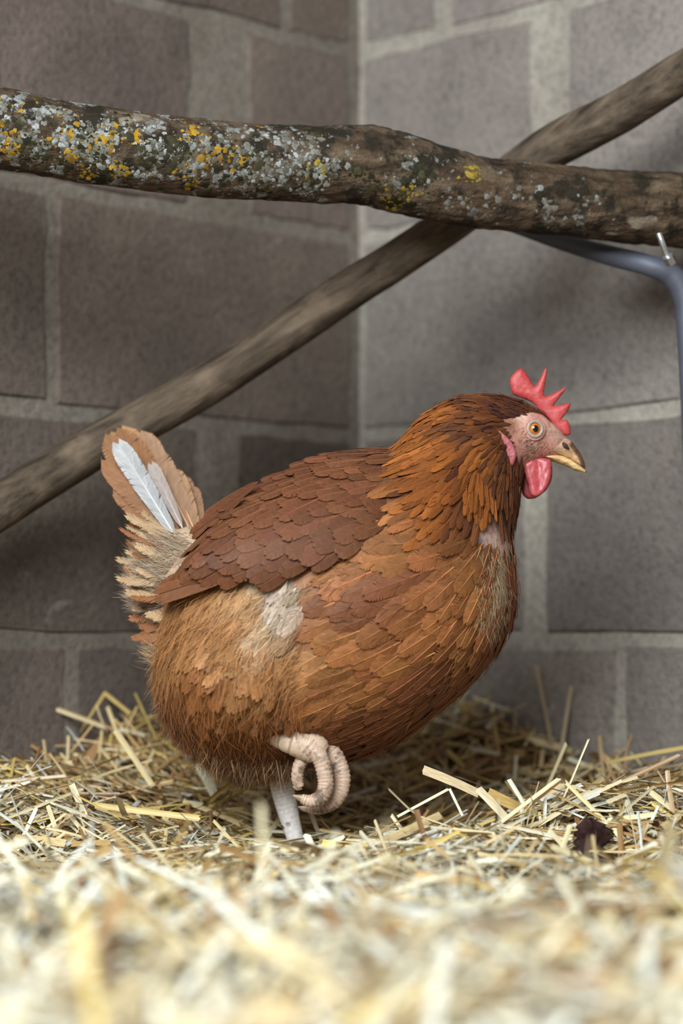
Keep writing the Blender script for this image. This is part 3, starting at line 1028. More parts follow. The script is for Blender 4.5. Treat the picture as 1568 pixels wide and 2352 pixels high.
# ---- tail: fan of quills on a fluffy base
tb = [Q(480, 1262, .0), Q(440, 1300, .005), Q(408, 1340, .012), Q(386, 1385, .018), Q(376, 1425, .02)]
V, Fq, tri = tube(tb, [0.026, 0.034, 0.033, 0.026, 0.010], 28, 40, 0.9)
me = pymesh('tail', V, list(Fq) + tri); set_col(me, np.tile(np.array([0.50, 0.36, 0.24]), (len(V), 1)))
tail = obj('tail', me, M_SKIN, hen)
tail['label'] = 'upright fan tail with a white inner vane'
TB, TP, TWh = (0.23, 0.105, 0.048), (0.27, 0.150, 0.088), (0.38, 0.365, 0.37)
TAIL = [  # root x,y  tip x,y  width colour  yoff  roll   side bend
    (446, 1268, 250, 978, 92, TB, .002, .25), (452, 1262, 262, 972, 86, (0.33, 0.18, 0.085), .012, .2), (448, 1262, 306, 985, 76, TP, .006, -.1), (456, 1255, 340, 1030, 66, TP, -.002, -.2), (460, 1250, 385, 1075, 56, (0.30, 0.165, 0.09), -.006, -.3),
    (464, 1245, 430, 1115, 46, (0.25, 0.13, 0.075), -.008, -.3), (440, 1275, 236, 1040, 62, TB, -.012, .3), (436, 1280, 262, 1105, 56, TB, -.016, .3), (462, 1250, 410, 1090, 46, TP, .010, -.3)]
for k, (x0, y0, x1, y1, wd, c, yo, roll) in enumerate(TAIL):
    a = np.array(Q(x0, y0, yo + .012)); b = np.array(Q(x1, y1, yo * 2.0 + .075))
    n = np.array([0.0, -1.0, 0.0]) + np.array([0.6, 0, 0.5]) * roll
    put_feather('tail', k % 4, a, b - a, n, np.linalg.norm(b - a), wd * SC * 1.08, np.array(c), None, tail)
a = np.array(Q(405, 1235, .004)); b = np.array(Q(262, 1002, .046))
put_feather('tail', 1, a, b - a, np.array([0.15, -1, 0.1]), np.linalg.norm(b - a), 50 * SC, np.array(TWh), None, tail)
a = np.array(Q(420, 1215, .008)); b = np.array(Q(342, 1055, .044))
put_feather('tail', 2, a, b - a, np.array([0.0, -1, 0.1]), np.linalg.norm(b - a), 30 * SC, np.array((0.33, 0.27, 0.245)), None, tail)
for k in range(70):   # curled tips below the tail
    t = (k + rng.random()) / 70
    x0 = np.interp(t, [0, .5, 1], [420, 400, 395]) + rng.uniform(-10, 20); y0 = 1235 + 215 * t + rng.uniform(-12, 12)
    ang = math.radians(np.interp(t, [0, .4, 1], [158, 176, 196]) + rng.uniform(-14, 14)); L = np.interp(t, [0, .4, 1], [150, 125, 85]) * rng.uniform(0.7, 1.08)
    c = np.array(CR) * rng.uniform(0.85, 1.25) if rng.random() < 0.88 - .35 * t else np.array(TD) * 1.5 * rng.uniform(0.8, 1.2)
    yo = rng.uniform(-0.02, 0.05)
    put_feather('wisp', k % 6, np.array(Q(x0, y0, yo)), np.array([math.cos(ang), rng.uniform(-.1, .25), math.sin(ang)]), np.array([0.35, -0.85, 0.6]), L * SC, rng.uniform(18, 34) * SC, np.clip(c, 0, .85), acc_pl)

for k in range(26):   # thigh feathers hanging over the raised shank
    x0, y0 = rng.uniform(500, 690), rng.uniform(1560, 1618); ang = math.radians(rng.uniform(262, 296))
    put_feather('fluff', k % 8, np.array(Q(x0, y0, -0.088 - .006 * rng.random() + .00022 * max(0, x0 - 640))), np.array([math.cos(ang), rng.uniform(-.02, .12), math.sin(ang)]), np.array([0, -1, .1]), rng.uniform(56, 84) * SC, rng.uniform(18, 30) * SC, np.array(TD) * rng.uniform(.65, 1.05), acc_pl)
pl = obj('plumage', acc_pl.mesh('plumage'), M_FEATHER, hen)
tag(pl, 'small overlapping rust-brown feathers', None, None, 'stuff')


# ---- down strands (thin ribbons)
def strands(name, items, width, seg=4):
    """items: (pos, dir, normal, length, curl vec, colour)"""
    n = len(items)
    p = np.array([i[0] for i in items]); d = np.array([i[1] for i in items]); L = np.array([i[3] for i in items])[:, None]; cu = np.array([i[4] for i in items]); c = np.array([i[5] for i in items]); nr = np.array([i[2] for i in items])
    d /= np.linalg.norm(d, axis=1)[:, None]
    s = np.cross(nr, d); s /= np.maximum(np.linalg.norm(s, axis=1), 1e-9)[:, None]
    V = np.zeros((n, seg + 1, 2, 3)); C = np.zeros((n, seg + 1, 2, 3))
    for k in range(seg + 1):
        t = k / seg
        q = p + d * L * t + cu * L * t * t
        w = width * (1 - 0.85 * t ** 1.5) / 2
        V[:, k, 0] = q - s * w; V[:, k, 1] = q + s * w
        C[:, k, :] = (c * (0.85 + 0.25 * t))[:, None, :]
    Fq = []
    base = np.arange(n) * (seg + 1) * 2
    for k in range(seg):
        Fq.append(np.stack([base + 2 * k, base + 2 * k + 1, base + 2 * k + 3, base + 2 * k + 2], 1))
    return mesh_np(name, V.reshape(-1, 3), np.concatenate(Fq), np.clip(C.reshape(-1, 3), 0, .9))


items = []
p, n = sample_surface(BODY_V, BODY_F, 60000, rng)
px, py = elev(p[:, 0], p[:, 2])
soft = ((px < 690) & (py > 1680)) | ((px < 440) & (py > 1240)) | (((px < 700) & (py > 1350)) & (rng.random(len(px)) < .36))
patch = np.zeros(len(px), bool)
bare = ((px - 1118) / 52) ** 2 + ((py - 1262) / 36) ** 2 < 1
sft = (rng.random(len(px)) < .07) & ~in_poly(px, py, FACE) & (px < 1230)
keep = (soft | sft | patch | (bare & (rng.random(len(px)) < .10))) & ~in_poly(px, py, WINGPOLY)
g_ang, g_L, g_W, g_C, g_K = plum_fields(px, py)
for i in np.nonzero(keep)[0]:
    x, y = px[i], py[i]
    nn = orient(p[i], n[i])
    ang, L, c = g_ang[i], g_L[i] * (.58 if soft[i] else .32), g_C[i] * (1.12 if soft[i] else 1.0)
    if patch[i] or bare[i]: c = np.array(CR) * rng.uniform(.8, 1.1); ang = math.radians(rng.uniform(225, 290)); L = 34
    ang += rng.normal(0, .3)
    d = np.array([math.cos(ang), 0, math.sin(ang)]); d = d - nn * np.dot(d, nn) + nn * (rng.uniform(.02, .30) if soft[i] else rng.uniform(.02, .12))
    items.append((p[i] + nn * (rng.uniform(.001, .0075) if soft[i] else rng.uniform(.002, .005)), d, nn + rng.normal(0, .5, 3), L * SC * rng.uniform(.5, 1.0), rng.normal(0, .16, 3) + np.array([0, 0, -.10]), c * rng.uniform(.7, 1.15)))
p, n = sample_surface(BODY_V, BODY_F, 160000, rng)
px, py = elev(p[:, 0], p[:, 2])
for i in np.nonzero((((px - 1120) / 44) ** 2 + ((py - 1362) / 92) ** 2 < 1) & (p[:, 1] < Y0 - .01))[0]:
    nn = orient(p[i], n[i]); ang = math.radians(rng.normal(250, 16))
    d = np.array([math.cos(ang), 0, math.sin(ang)]); d = d - nn * np.dot(d, nn) + nn * rng.uniform(.05, .25)
    items.append((p[i], d, nn + rng.normal(0, .4, 3), rng.uniform(14, 44) * SC, rng.normal(0, .14, 3), np.array((0.42, 0.29, 0.18)) * rng.uniform(.6, 1.3)))
# cream fluff under the tail and the tuft behind the vent
p, n = sample_surface(np.array([list(v.co) for v in tail.data.vertices])[:28 * 40], np.array(grid_faces(40, 28)), 11000, rng)
for i in range(len(p)):
    x, y = elev(p[i][0], p[i][2])
    if y < 1225: continue
    ang = math.radians(rng.uniform(150, 215)); c = np.array(WH if rng.random() < .6 else CR) * rng.uniform(.8, 1.1)
    items.append((p[i], np.array([math.cos(ang), rng.uniform(-.5, .5), math.sin(ang)]), rng.normal(0, 1, 3), rng.uniform(14, 52) * SC, np.array([0, 0, .28]) + rng.normal(0, .18, 3), c))
for k in range(420):
    y = rng.normal(1505, 13); ang = math.radians(rng.uniform(150, 195))
    items.append((np.array(H(378, y, rng.uniform(-.02, .02))), np.array([math.cos(ang), rng.uniform(-.4, .4), math.sin(ang)]), rng.normal(0, 1, 3), rng.uniform(20, 62) * SC, np.array([0, 0, .2]) + rng.normal(0, .15, 3), np.array(CR) * rng.uniform(.8, 1.1)))
for k in range(4200):   # rear and belly fringe
    t = rng.random()
    pt = catmull([(415, 1380), (384, 1520), (384, 1610), (420, 1685), (490, 1745), (565, 1766), (640, 1762), (690, 1745)], 200)[int(t * 199)]
    ang = math.radians(np.interp(t, [0, .25, .5, 1], [195, 235, 262, 268]) + rng.normal(0, 16))
    items.append((np.array(H(pt[0] + rng.uniform(0, 26), pt[1] - rng.uniform(0, 26), rng.uniform(-.05, .05))), np.array([math.cos(ang), rng.uniform(-.3, .3), math.sin(ang)]), rng.normal(0, 1, 3), rng.uniform(18, 58) * SC, rng.normal(0, .16, 3), np.array(BF if rng.random() < .8 else CR) * rng.uniform(.7, 1.35)))
for k in range(900):    # feathered cuff above the standing shank
    a = rng.uniform(0, 2 * math.pi); q = H(642 + 26 * math.cos(a) + rng.uniform(-4, 4), 1786 + rng.uniform(-30, 8), 0.03 + 0.011 * math.sin(a))
    items.append((np.array(q), np.array([.15 * math.cos(a) + .12, .15 * math.sin(a), -1]), np.array([math.cos(a), math.sin(a), .2]), rng.uniform(22, 46) * SC, rng.normal(0, .12, 3), np.array(BD) * rng.uniform(.8, 1.4)))
dn = obj('down', strands('down', items, 0.00046), M_DOWN, hen)
tag(dn, 'soft cream and tan down', None, None, 'stuff')
items = []
for k in range(520):    # bristles on the cheek and brow
    x, y = rng.normal(1212, 26), rng.normal(1036, 20)
    if rng.random() < .22: x, y = rng.normal(1256, 13), rng.normal(966, 13)
    if rng.random() < .18: x, y = rng.normal(1168, 9), rng.normal(988, 12)
    if (x - 1228) ** 2 + (y - 985) ** 2 < 26 ** 2 or not in_poly(np.array([x]), np.array([y]), FACE)[0] or x > 1300: continue
    o_ = H(x, y, -0.2)
    hit, nrm, _, _ = bvh_body.ray_cast(o_, Vector((0, 1, 0)))
    if hit is None: continue
    ang = math.radians(rng.uniform(170, 235))
    items.append((np.array(hit), np.array([math.cos(ang), -.35, math.sin(ang)]), np.array([0, -1., 0]), rng.uniform(5, 12) * SC, np.zeros(3), np.array((0.075, 0.035, 0.02)) * rng.uniform(.6, 1.8)))
br = obj('bristles', strands('bristles', items, 0.00035, 2), M_DOWN, hen)
tag(br, 'fine dark bristles on the cheek', None, None, 'stuff')


# ---- head gear
def surf(px, py):
    c = Vector((0, 0, CAM_Z)); d = (P(px, py, Y0) - c).normalized()
    hit, nrm, _, _ = bvh_body.ray_cast(c, d)
    return hit, (nrm if nrm.dot(d) < 0 else -nrm)


def pillow(name, outline, yoff, thick, edge, mat, parent, dens=5, tilt=0.0, step=2.2, relief=None):
    """a rounded plate with the given outline: thick = full thickness, edge = distance (px) over which it rounds off"""
    pts = np.array(outline, float)
    n = len(pts)
    sm = []
    for i in range(n):
        p0, p1, p2, p3 = pts[i - 1], pts[i], pts[(i + 1) % n], pts[(i + 2) % n]
        for k in range(dens):
            f = k / dens
            cr = 0.5 * (2 * p1 + (p2 - p0) * f + (2 * p0 - 5 * p1 + 4 * p2 - p3) * f ** 2 + (3 * p1 - p0 - 3 * p2 + p3) * f ** 3)
            sm.append(0.7 * cr + 0.3 * (p1 * (1 - f) + p2 * f))
    sm = np.array(sm)
    x0, y0 = sm.min(0); x1, y1 = sm.max(0)
    gx_, gy_ = np.meshgrid(np.arange(x0, x1, step), np.arange(y0, y1, step))
    gx_ = gx_.ravel() + rng.uniform(-.3, .3, gx_.size) * step; gy_ = gy_.ravel() + rng.uniform(-.3, .3, gy_.size) * step

    def dist(q):
        a, b = sm, np.roll(sm, -1, 0)
        ab = b - a
        t = np.clip(((q - a) * ab).sum(1) / np.maximum((ab ** 2).sum(1), 1e-9), 0, 1)
        return np.sqrt((((a + ab * t[:, None]) - q) ** 2).sum(1)).min()

    ins = in_poly(gx_, gy_, [tuple(q) for q in sm])
    inner = [(x, y) for x, y, k in zip(gx_, gy_, ins) if k and dist(np.array([x, y])) > step * 0.45]
    allp = [Vector(q) for q in sm] + [Vector(q) for q in inner]
    m_ = len(sm)
    vo, eo, fo, ov, oe, of = delaunay_2d_cdt(allp, [(i, (i + 1) % m_) for i in range(m_)], [], 1, 1e-5)
    cy = pts[:, 1].mean()
    V, faces = [], []
    nv = len(vo)
    D = [dist(np.array(v)) for v in vo]
    for sg in (-1, 1):
        for v, d in zip(vo, D):
            u = min(1, d / edge)
            h = thick / 2 * math.sqrt(max(0, 1 - (1 - u) ** 2))
            if relief: h += relief(v.x, v.y) * u
            V.append(Q(v.x, v.y, yoff + tilt * (v.y - cy) * SC) + Vector((0, sg * h, 0)))
    cen = np.array([np.mean([tuple(vo[k]) for k in f], 0) for f in fo])
    okf = in_poly(cen[:, 0], cen[:, 1], [tuple(q) for q in sm])
    for f, o_ in zip(fo, okf):
        if o_: faces.append(tuple(f)); faces.append(tuple(nv + k for k in reversed(f)))
    me = pymesh(name, V, faces)
    bm = bmesh.new(); bm.from_mesh(me)
    bmesh.ops.remove_doubles(bm, verts=bm.verts, dist=1e-5)
    bmesh.ops.recalc_face_normals(bm, faces=bm.faces)
    bm.to_mesh(me); bm.free()
    return obj(name, me, mat, parent)


COMB = [(1176, 902), (1170, 874), (1179, 858), (1195, 845), (1206, 854), (1219, 876), (1228, 888), (1240, 869), (1251, 847), (1256, 848), (1253, 874), (1249, 898), (1251, 910), (1264, 907), (1297, 890), (1299, 893), (1284, 914), (1271, 932), (1287, 930), (1309, 925), (1307, 938),
        (1297, 953), (1289, 964), (1302, 965), (1309, 979), (1309, 998), (1296, 1000), (1276, 985), (1256, 962), (1240, 945), (1222, 925), (1200, 915), (1185, 910)]
comb = pillow('comb', COMB, 0.0, 0.0062, 16, M_COMB, hen, 4, 0.0, 2.2, lambda x, y: 0.00022 * noise.noise(Vector((x * .10, y * .10, 1))))
comb['label'] = 'red spiked comb'
WATN = [(1202, 1062), (1235, 1052), (1264, 1056), (1267, 1075), (1265, 1094), (1258, 1116), (1244, 1134), (1228, 1141), (1218, 1134), (1213, 1112), (1206, 1090)]
w1 = pillow('wattle', WATN, -0.011, 0.0058, 11, M_WATTLE, hen, 5, -0.06, 2.6, lambda x, y: -0.0014 * math.exp(-(((x - 1237 - (y - 1095) * .05) / 9) ** 2)) + 0.0006 * noise.noise(Vector((x * .1, y * .06, 4))))
w1['label'] = 'red hanging wattle'
WATF = [(1190, 1068), (1235, 1054), (1264, 1058), (1268, 1082), (1266, 1104), (1252, 1128), (1230, 1144), (1212, 1146), (1200, 1136), (1196, 1110)]
w2 = pillow('wattle', WATF, 0.004, 0.005, 10, M_WATTLE, hen, 5, 0.05, 3.0)
hit, nrm = surf(1168, 1030)
yo = hit.y - Y0
LOBE = [(1142, 986), (1156, 996), (1170, 1010), (1181, 1026), (1186, 1042), (1182, 1060), (1176, 1071), (1167, 1062), (1159, 1042), (1150, 1022), (1143, 1004)]
lobe = pillow('ear_lobe', LOBE, yo - 0.0022, 0.0048, 7, M_LOBE, hen, 4, 0.0, 2.0, lambda x, y: 0.0003 * noise.noise(Vector((x * .25, y * .25, 3))))
lobe['label'] = 'pink ear lobe'


def cap(name, c, ax, r, a0, a1, mat, parent, sx=1.0, sz=1.0, nr=10, ns=32, t1=None):
    """spherical cap around axis ax between polar angles a0..a1"""
    ax = ax.normalized(); t1 = (Vector((1, 0, 0)) - ax * ax.x).normalized(); t2 = ax.cross(t1)
    V = []
    for i in range(nr):
        a = a0 + (a1 - a0) * i / (nr - 1)
        for j in range(ns):
            b = 2 * math.pi * j / ns
            V.append(c + (ax * math.cos(a) + (t1 * math.cos(b) * sx + t2 * math.sin(b) * sz) * math.sin(a)) * r)
    return obj(name, pymesh(name, V, grid_faces(nr, ns)), mat, parent)


def ring(name, c, ax, R, r, mat, parent, sx=1.0, sz=1.0, ns=40, nt=14, flat=0.6):
    ax = ax.normalized(); t1 = (Vector((1, 0, 0)) - ax * ax.x).normalized(); t2 = ax.cross(t1)
    V = []
    for i in range(ns):
        b = 2 * math.pi * i / ns
        rd = t1 * math.cos(b) * sx + t2 * math.sin(b) * sz
        for j in range(nt):
            a = 2 * math.pi * j / nt
            V.append(c + rd * (R + r * math.cos(a)) + ax * r * flat * math.sin(a))
    f = grid_faces(ns, nt) + [((ns - 1) * nt + j, (ns - 1) * nt + (j + 1) % nt, (j + 1) % nt, j) for j in range(nt)]
    return obj(name, pymesh(name, V, f), mat, parent)


for side in (1, -1):
    hit, nrm = surf(1228, 985)
    axv = Vector((0.18, -1.0, 0.02)).normalized()
    c = hit.copy()
    if side < 0:
        c.y = 2 * Y0 - c.y; axv.y = -axv.y
    ec = c - axv * 0.0034
    eye = cap('eye', ec, axv, 0.0062, 0.0, 1.7, M_IRIS, hen)
    eye['label'] = 'amber eye'
    cap('pupil', ec + axv * 0.00025, axv, 0.0062, 0.0, 0.44, M_PUPIL, eye, 0.92, 1.08, 8, 28)
    ring('eyelid', ec + axv * 0.0042, axv, 0.0059, 0.00145, M_LID, eye, 1.0, 1.06, flat=0.8)
    ring('eye_socket', ec + axv * 0.0030, axv, 0.0077, 0.0015, M_LIDRED, eye, 1.0, 1.08, flat=0.6)


def loft(name, sect, mat, parent, n=40, nv=28, tip=None, colf=None):
    S_ = catmull(sect, n)
    V = []
    for tx, ty, bx_, by_, hw in S_:
        T, B = H(tx, ty), H(bx_, by_); C = (T + B) / 2; A = (T - B) / 2
        for j in range(nv):
            a = 2 * math.pi * j / nv
            V.append(C + A * math.cos(a) + Vector((0, -1, 0)) * hw * math.sin(a))
    f = grid_faces(n, nv)
    V.append(H(*tip)); V.append(H((S_[0][0] + S_[0][2]) / 2, (S_[0][1] + S_[0][3]) / 2))
    for j in range(nv):
        f.append((len(V) - 2, (n - 1) * nv + (j + 1) % nv, (n - 1) * nv + j)); f.append((len(V) - 1, j, (j + 1) % nv))
    me = pymesh(name, V, f)
    cc = []
    for v in V:
        x, y = elev(v.x, v.z); cc.append(colf(x, y))
    set_col(me, np.array(cc))
    return obj(name, me, mat, parent)


CUL = [(1316, 1024), (1326, 1036), (1334, 1046), (1341, 1060), (1343, 1077)]


def ucol(x, y):      # dark horn along the ridge of the tip, pinkish cere at the base
    c = np.array((1.12, 1.05, 1.0))
    g = min(1, max(0, (1316 - x) / 12)) * min(1, max(0, (1040 - y) / 8))
    c = c * (1 - g) + np.array((0.80, 0.66, 0.86)) * g
    dm = min(math.hypot(x - (ax_ + (bx2 - ax_) * f), y - (ay_ + (by2 - ay_) * f)) for (ax_, ay_), (bx2, by2) in zip(CUL, CUL[1:]) for f in (0, .25, .5, .75, 1))
    k = min(1, max(0, (13 - dm) / 5))
    return c * (1 - k) + np.array((0.20, 0.14, 0.13)) * k


ub = loft('upper_beak', [(1238, 1039, 1238, 1045, .0105), (1262, 1030, 1260, 1044, .0110), (1288, 1006, 1286, 1046, .0098), (1308, 1010, 1303, 1052, .0080), (1322, 1026, 1317, 1060, .0062), (1333, 1042, 1329, 1067, .0045), (1340, 1057, 1337, 1073, .0028), (1343, 1068, 1341, 1076, .0013)],
          M_BEAK, hen, 44, 28, (1343, 1078), ucol)
ub['label'] = 'horn-coloured upper beak with dark ridge'
lb = loft('lower_beak', [(1250, 1046, 1252, 1054, .0090), (1264, 1044, 1266, 1059, .0088), (1282, 1045, 1282, 1065, .0078), (1304, 1052, 1302, 1072, .0064), (1323, 1064, 1320, 1081, .0050), (1337, 1074, 1334, 1084, .0033), (1344, 1080, 1342, 1086, .0016)],
          M_BEAK, hen, 40, 28, (1348, 1085), lambda x, y: np.array((1.25, 1.22, 1.05)))
lb['label'] = 'pale yellow lower beak'
bvh_ub = BVHTree.FromPolygons([v.co for v in ub.data.vertices], [tuple(p_.vertices) for p_ in ub.data.polygons])
V, Fq, tri = tube([Q(1292, 1016, -.0098), Q(1298, 1024, -.0096), Q(1306, 1031, -.0086)], [0.0008, 0.0019, 0.0008], 12, 14)
obj('nostril', pymesh('nostril', V, list(Fq) + tri), M_NOSTRIL, ub)


# ---- legs
def leg_tube(name, pts, rad, parent, rings, amp=0.06, cols=((0.60, 0.43, 0.33), (0.46, 0.29, 0.20)), ns=120, squash=0.9, front=None):
    fr = front
    def rf(t, a):
        ph = (t * rings) % 1.0
        k = 1 + amp * (1 - ph) ** 0.7 - amp * 0.4
        if ph < 0.12: k -= amp * 0.9 * (1 - ph / 0.12)
        return k
    V, Fq, tri = tube(pts, rad, 20, ns, squash, rf)
    me = pymesh(name, V, list(Fq) + tri)
    cc = np.zeros((len(V), 3))
    for i in range(len(V)):
        t = min(1, (i // 20) / (ns - 1)); ph = (t * rings) % 1.0
        k = min(1, abs(ph - 0.0) / 0.2)
        cc[i] = np.array(cols[1]) * 0.62 * (1 - k) + (np.array(cols[0]) * (1 - t * .25) + np.array(cols[1]) * t * .25) * k
    set_col(me, cc)
    return obj(name, me, M_TOE if name == 'toe' else M_SCALE, parent)


m = SC
yk = -0.070
leg = leg_tube('leg', [Q(566, 1650, yk + .050), Q(608, 1676, yk + .022), Q(658, 1699, yk + .002), Q(700, 1712, yk), Q(728, 1722, yk), Q(742, 1732, yk)], [19 * m, 22 * m, 27 * m, 33 * m, 32 * m, 20 * m], hen, 13, 0.06, ((0.60, 0.45, 0.33), (0.46, 0.28, 0.17)))
leg['label'] = 'raised leg with the toes curled under'
TOES = [([(706, 1712), (734, 1740), (745, 1775), (747, 1806), (737, 1830), (714, 1840), (692, 1834)], [21, 19, 17.5, 17, 16, 14, 10], yk - .006, 22, [(696, 1835), (686, 1832), (672, 1827)]),
        ([(730, 1708), (763, 1732), (780, 1762), (786, 1792), (779, 1824), (760, 1846), (732, 1857), (706, 1857)], [24, 21, 19, 18, 17, 16, 13, 9], yk + .012, 24, [(710, 1857), (698, 1857), (684, 1853)]),
        ([(708, 1730), (692, 1748), (684, 1770), (683, 1792), (690, 1808)], [15, 14.5, 13.5, 13, 9], yk + .004, 9, [(690, 1805), (682, 1809), (672, 1806)]),
        ([(735, 1712), (768, 1745), (776, 1785), (766, 1822), (742, 1838), (722, 1836)], [20, 18, 17, 15, 13, 9], yk + .028, 18, [(726, 1837), (716, 1836), (704, 1830)])]
for pts, rr, yo, nr, cl in TOES:
    toe = leg_tube('toe', [Q(x, y, yo) for x, y in pts], [r * m for r in rr], leg, nr, 0.15, ((0.60, 0.42, 0.32), (0.36, 0.22, 0.15)), 160)
    V, Fq, tri = tube([Q(x, y, yo) for x, y in cl], [9 * m, 7 * m, 1.5 * m], 12, 16, 0.7)
    obj('claw', pymesh('claw', V, list(Fq) + tri), M_CLAW, leg)
# standing leg, toes spread in the straw
ys = 0.020
leg2 = leg_tube('leg', [Q(640, 1745, ys), Q(646, 1800, ys), Q(655, 1840, ys), Q(668, 1890, ys), Q(680, 1932, ys), Q(686, 1958, ys)], [25 * m, 27 * m, 26 * m, 22.5 * m, 19.5 * m, 20 * m], hen, 24, 0.014, ((0.80, 0.74, 0.73), (0.92, 0.80, 0.74)))
leg2['label'] = 'pale pinkish standing leg'
f0 = Q(686, 1956, ys)
for ang, ln in ((12, .062), (-28, .052), (48, .052), (178, .030)):
    a = math.radians(ang); dv = Vector((math.cos(a), math.sin(a), 0))
    pts = [f0 + Vector((0, 0, 0.004)), f0 + dv * ln * .35 + Vector((0, 0, .001)), f0 + dv * ln * .7 - Vector((0, 0, .004)), f0 + dv * ln - Vector((0, 0, .009))]
    toe = leg_tube('toe', pts, [.0062, .0055, .0050, .0036], leg2, 10, .08, ((0.60, 0.48, 0.42), (0.5, .36, .28)), 60)
    V, Fq, tri = tube([pts[-1], pts[-1] + dv * .006 - Vector((0, 0, .003)), pts[-1] + dv * .012 - Vector((0, 0, .008))], [.003, .0022, .0005], 10, 12)
    obj('claw', pymesh('claw', V, list(Fq) + tri), M_CLAW, leg2)

# ------------------------------------------------------------------ straw
def straw_template(r, kink=0.0, bow=0.0, flat=0.5, nst=4, na=4):
    V, UV, Fq, C = [], [], [], []
    for i in range(nst):
        t = i / (nst - 1) - 0.5
        w = 1.0 - 0.15 * r.random()
        zz = bow * (0.25 - t * t) * 2 + kink * max(0, t)
        fx = 0.0
        if i in (0, nst - 1): fx = 0.012
        for j in range(na):
            a = (j / (na - 1) - 0.5)
            V.append((t + fx * r.normal(), a * w, (zz, 0)[0])); UV.append((j / (na - 1), t * 6))
            C.append([1 + r.normal(0, .03)] * 3)
    V = np.array(V)
    arch = flat * (0.25 - V[:, 1] ** 2) * 4
    Fq = grid_faces(nst, na, False)
    return V, arch, np.array(Fq), np.array(C), np.array(UV)


sr = np.random.default_rng(21)
ST = [straw_template(sr, *k) for k in ((0, 0, .5), (0, .02, .5), (0, -.03, .4), (0.25, 0, .3), (0, .05, .15), (-.3, 0, .5), (0, .03, .08), (0.1, .08, .5))]


def straw_xf(tpl, L, W, R, pos):
    V, arch, Fq, C, UV = ST[tpl]
    v = V * np.array([L, W, L]); v[:, 2] += arch * W * 0.55
    return v @ R.T + pos, Fq, C, UV


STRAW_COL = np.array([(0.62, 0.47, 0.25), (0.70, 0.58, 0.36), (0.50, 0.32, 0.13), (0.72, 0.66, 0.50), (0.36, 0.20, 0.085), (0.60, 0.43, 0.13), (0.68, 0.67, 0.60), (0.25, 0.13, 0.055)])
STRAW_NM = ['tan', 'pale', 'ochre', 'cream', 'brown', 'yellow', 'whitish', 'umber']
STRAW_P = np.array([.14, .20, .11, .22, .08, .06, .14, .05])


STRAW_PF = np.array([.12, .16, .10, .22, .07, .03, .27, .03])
STRAW_PB = np.array([.20, .10, .22, .06, .18, .12, .02, .10])  # browner mix at the back: partly straw colour, partly shade put into the colour


def straw_list(n, xr, yr, r, lo, hi, top):
    out = []
    while len(out) < n:
        x = r.uniform(*xr); y = r.uniform(*yr)
        dl, dr = wall_d(x, y)
        if dl < 0.012 or dr < 0.012: continue
        L = float(np.clip(r.lognormal(math.log(0.046), 0.45), 0.012, 0.12)); W = float(np.clip(r.lognormal(math.log(0.0029), 0.45), 0.0009, 0.008))
        if y < 1.6: L = min(.13, L * 1.5); W = min(.009, W * 1.35)
        if min(dl, dr) < L * 0.45: L = max(0.012, min(dl, dr) * 2.0)
        h = float(straw_h(x, y))
        lay = r.random()
        z = h + lo + (hi - lo) * lay
        sl = 0.16 if not top else 0.24
        pit = r.normal(0, sl)
        if r.random() < (0.05 if top else 0.02): pit = r.uniform(.35, 1.1) * r.choice((-1, 1)); z += abs(math.sin(pit)) * L * 0.22
        yaw = r.uniform(0, 2 * math.pi)
        d = np.array([math.cos(yaw) * math.cos(pit), math.sin(yaw) * math.cos(pit), math.sin(pit)])
        e = 0.01
        gx_ = (float(straw_h(x + e, y)) - h) / e; gy_ = (float(straw_h(x, y + e)) - h) / e
        d[2] += d[0] * gx_ + d[1] * gy_; d /= np.linalg.norm(d)
        nrm = np.array([-gx_, -gy_, 1.0]) + r.normal(0, .5, 3)
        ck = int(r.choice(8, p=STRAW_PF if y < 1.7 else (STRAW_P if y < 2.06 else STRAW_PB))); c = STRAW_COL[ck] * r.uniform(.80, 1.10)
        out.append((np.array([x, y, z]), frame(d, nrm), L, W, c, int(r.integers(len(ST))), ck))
    return out


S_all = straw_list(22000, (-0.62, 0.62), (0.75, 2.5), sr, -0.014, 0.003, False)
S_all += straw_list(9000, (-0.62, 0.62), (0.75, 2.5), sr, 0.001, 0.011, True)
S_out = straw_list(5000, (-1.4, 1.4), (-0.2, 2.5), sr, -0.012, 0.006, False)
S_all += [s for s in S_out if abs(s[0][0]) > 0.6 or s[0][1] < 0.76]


# foot and shank stay clear of stalks that would run through them
def clear(s):
    p = s[0]
    q = Q(684, 1940, ys)
    u = 784 + F * p[0] / max(p[1], .3); v = 1480 - F * (p[2] - CAM_Z) / max(p[1], .3)
    if 1300 < u < 1410 and 1855 < v < 1965 and p[1] < 1.90: return False
    if 590 < u < 740 and 1760 < v < 1922 and p[1] < 2.03: return False
    if 590 < u < 810 and 1760 < v < 2040 and abs(s[1][2, 0]) > 0.3 and p[1] < 2.0: return False
    return math.hypot(p[0] - q.x, p[1] - q.y) > 0.022


S_all = [s for s in S_all if clear(s)]
# largest in view
sz = []
for i, (p, R, L, W, c, k, ck) in enumerate(S_all):
    if p[1] < 0.9: sz.append(0); continue
    u = 784 + F * p[0] / p[1]; v = 1480 - F * (p[2] - CAM_Z) / p[1]
    vis = (20 < u < 1548) and (v < 2330) and (p[2] - float(straw_h(p[0], p[1])) > 0.0045)
    along = R[:, 0]
    pl_ = math.hypot(along[0], along[2]) * L
    sz.append(pl_ * W * (F / p[1]) ** 2 if vis else 0)
pick = set(np.argsort(-np.array(sz))[:270].tolist())
accs = Acc()
SMESH = {}
GROUP = 'loose straw stalks on top of the bedding'


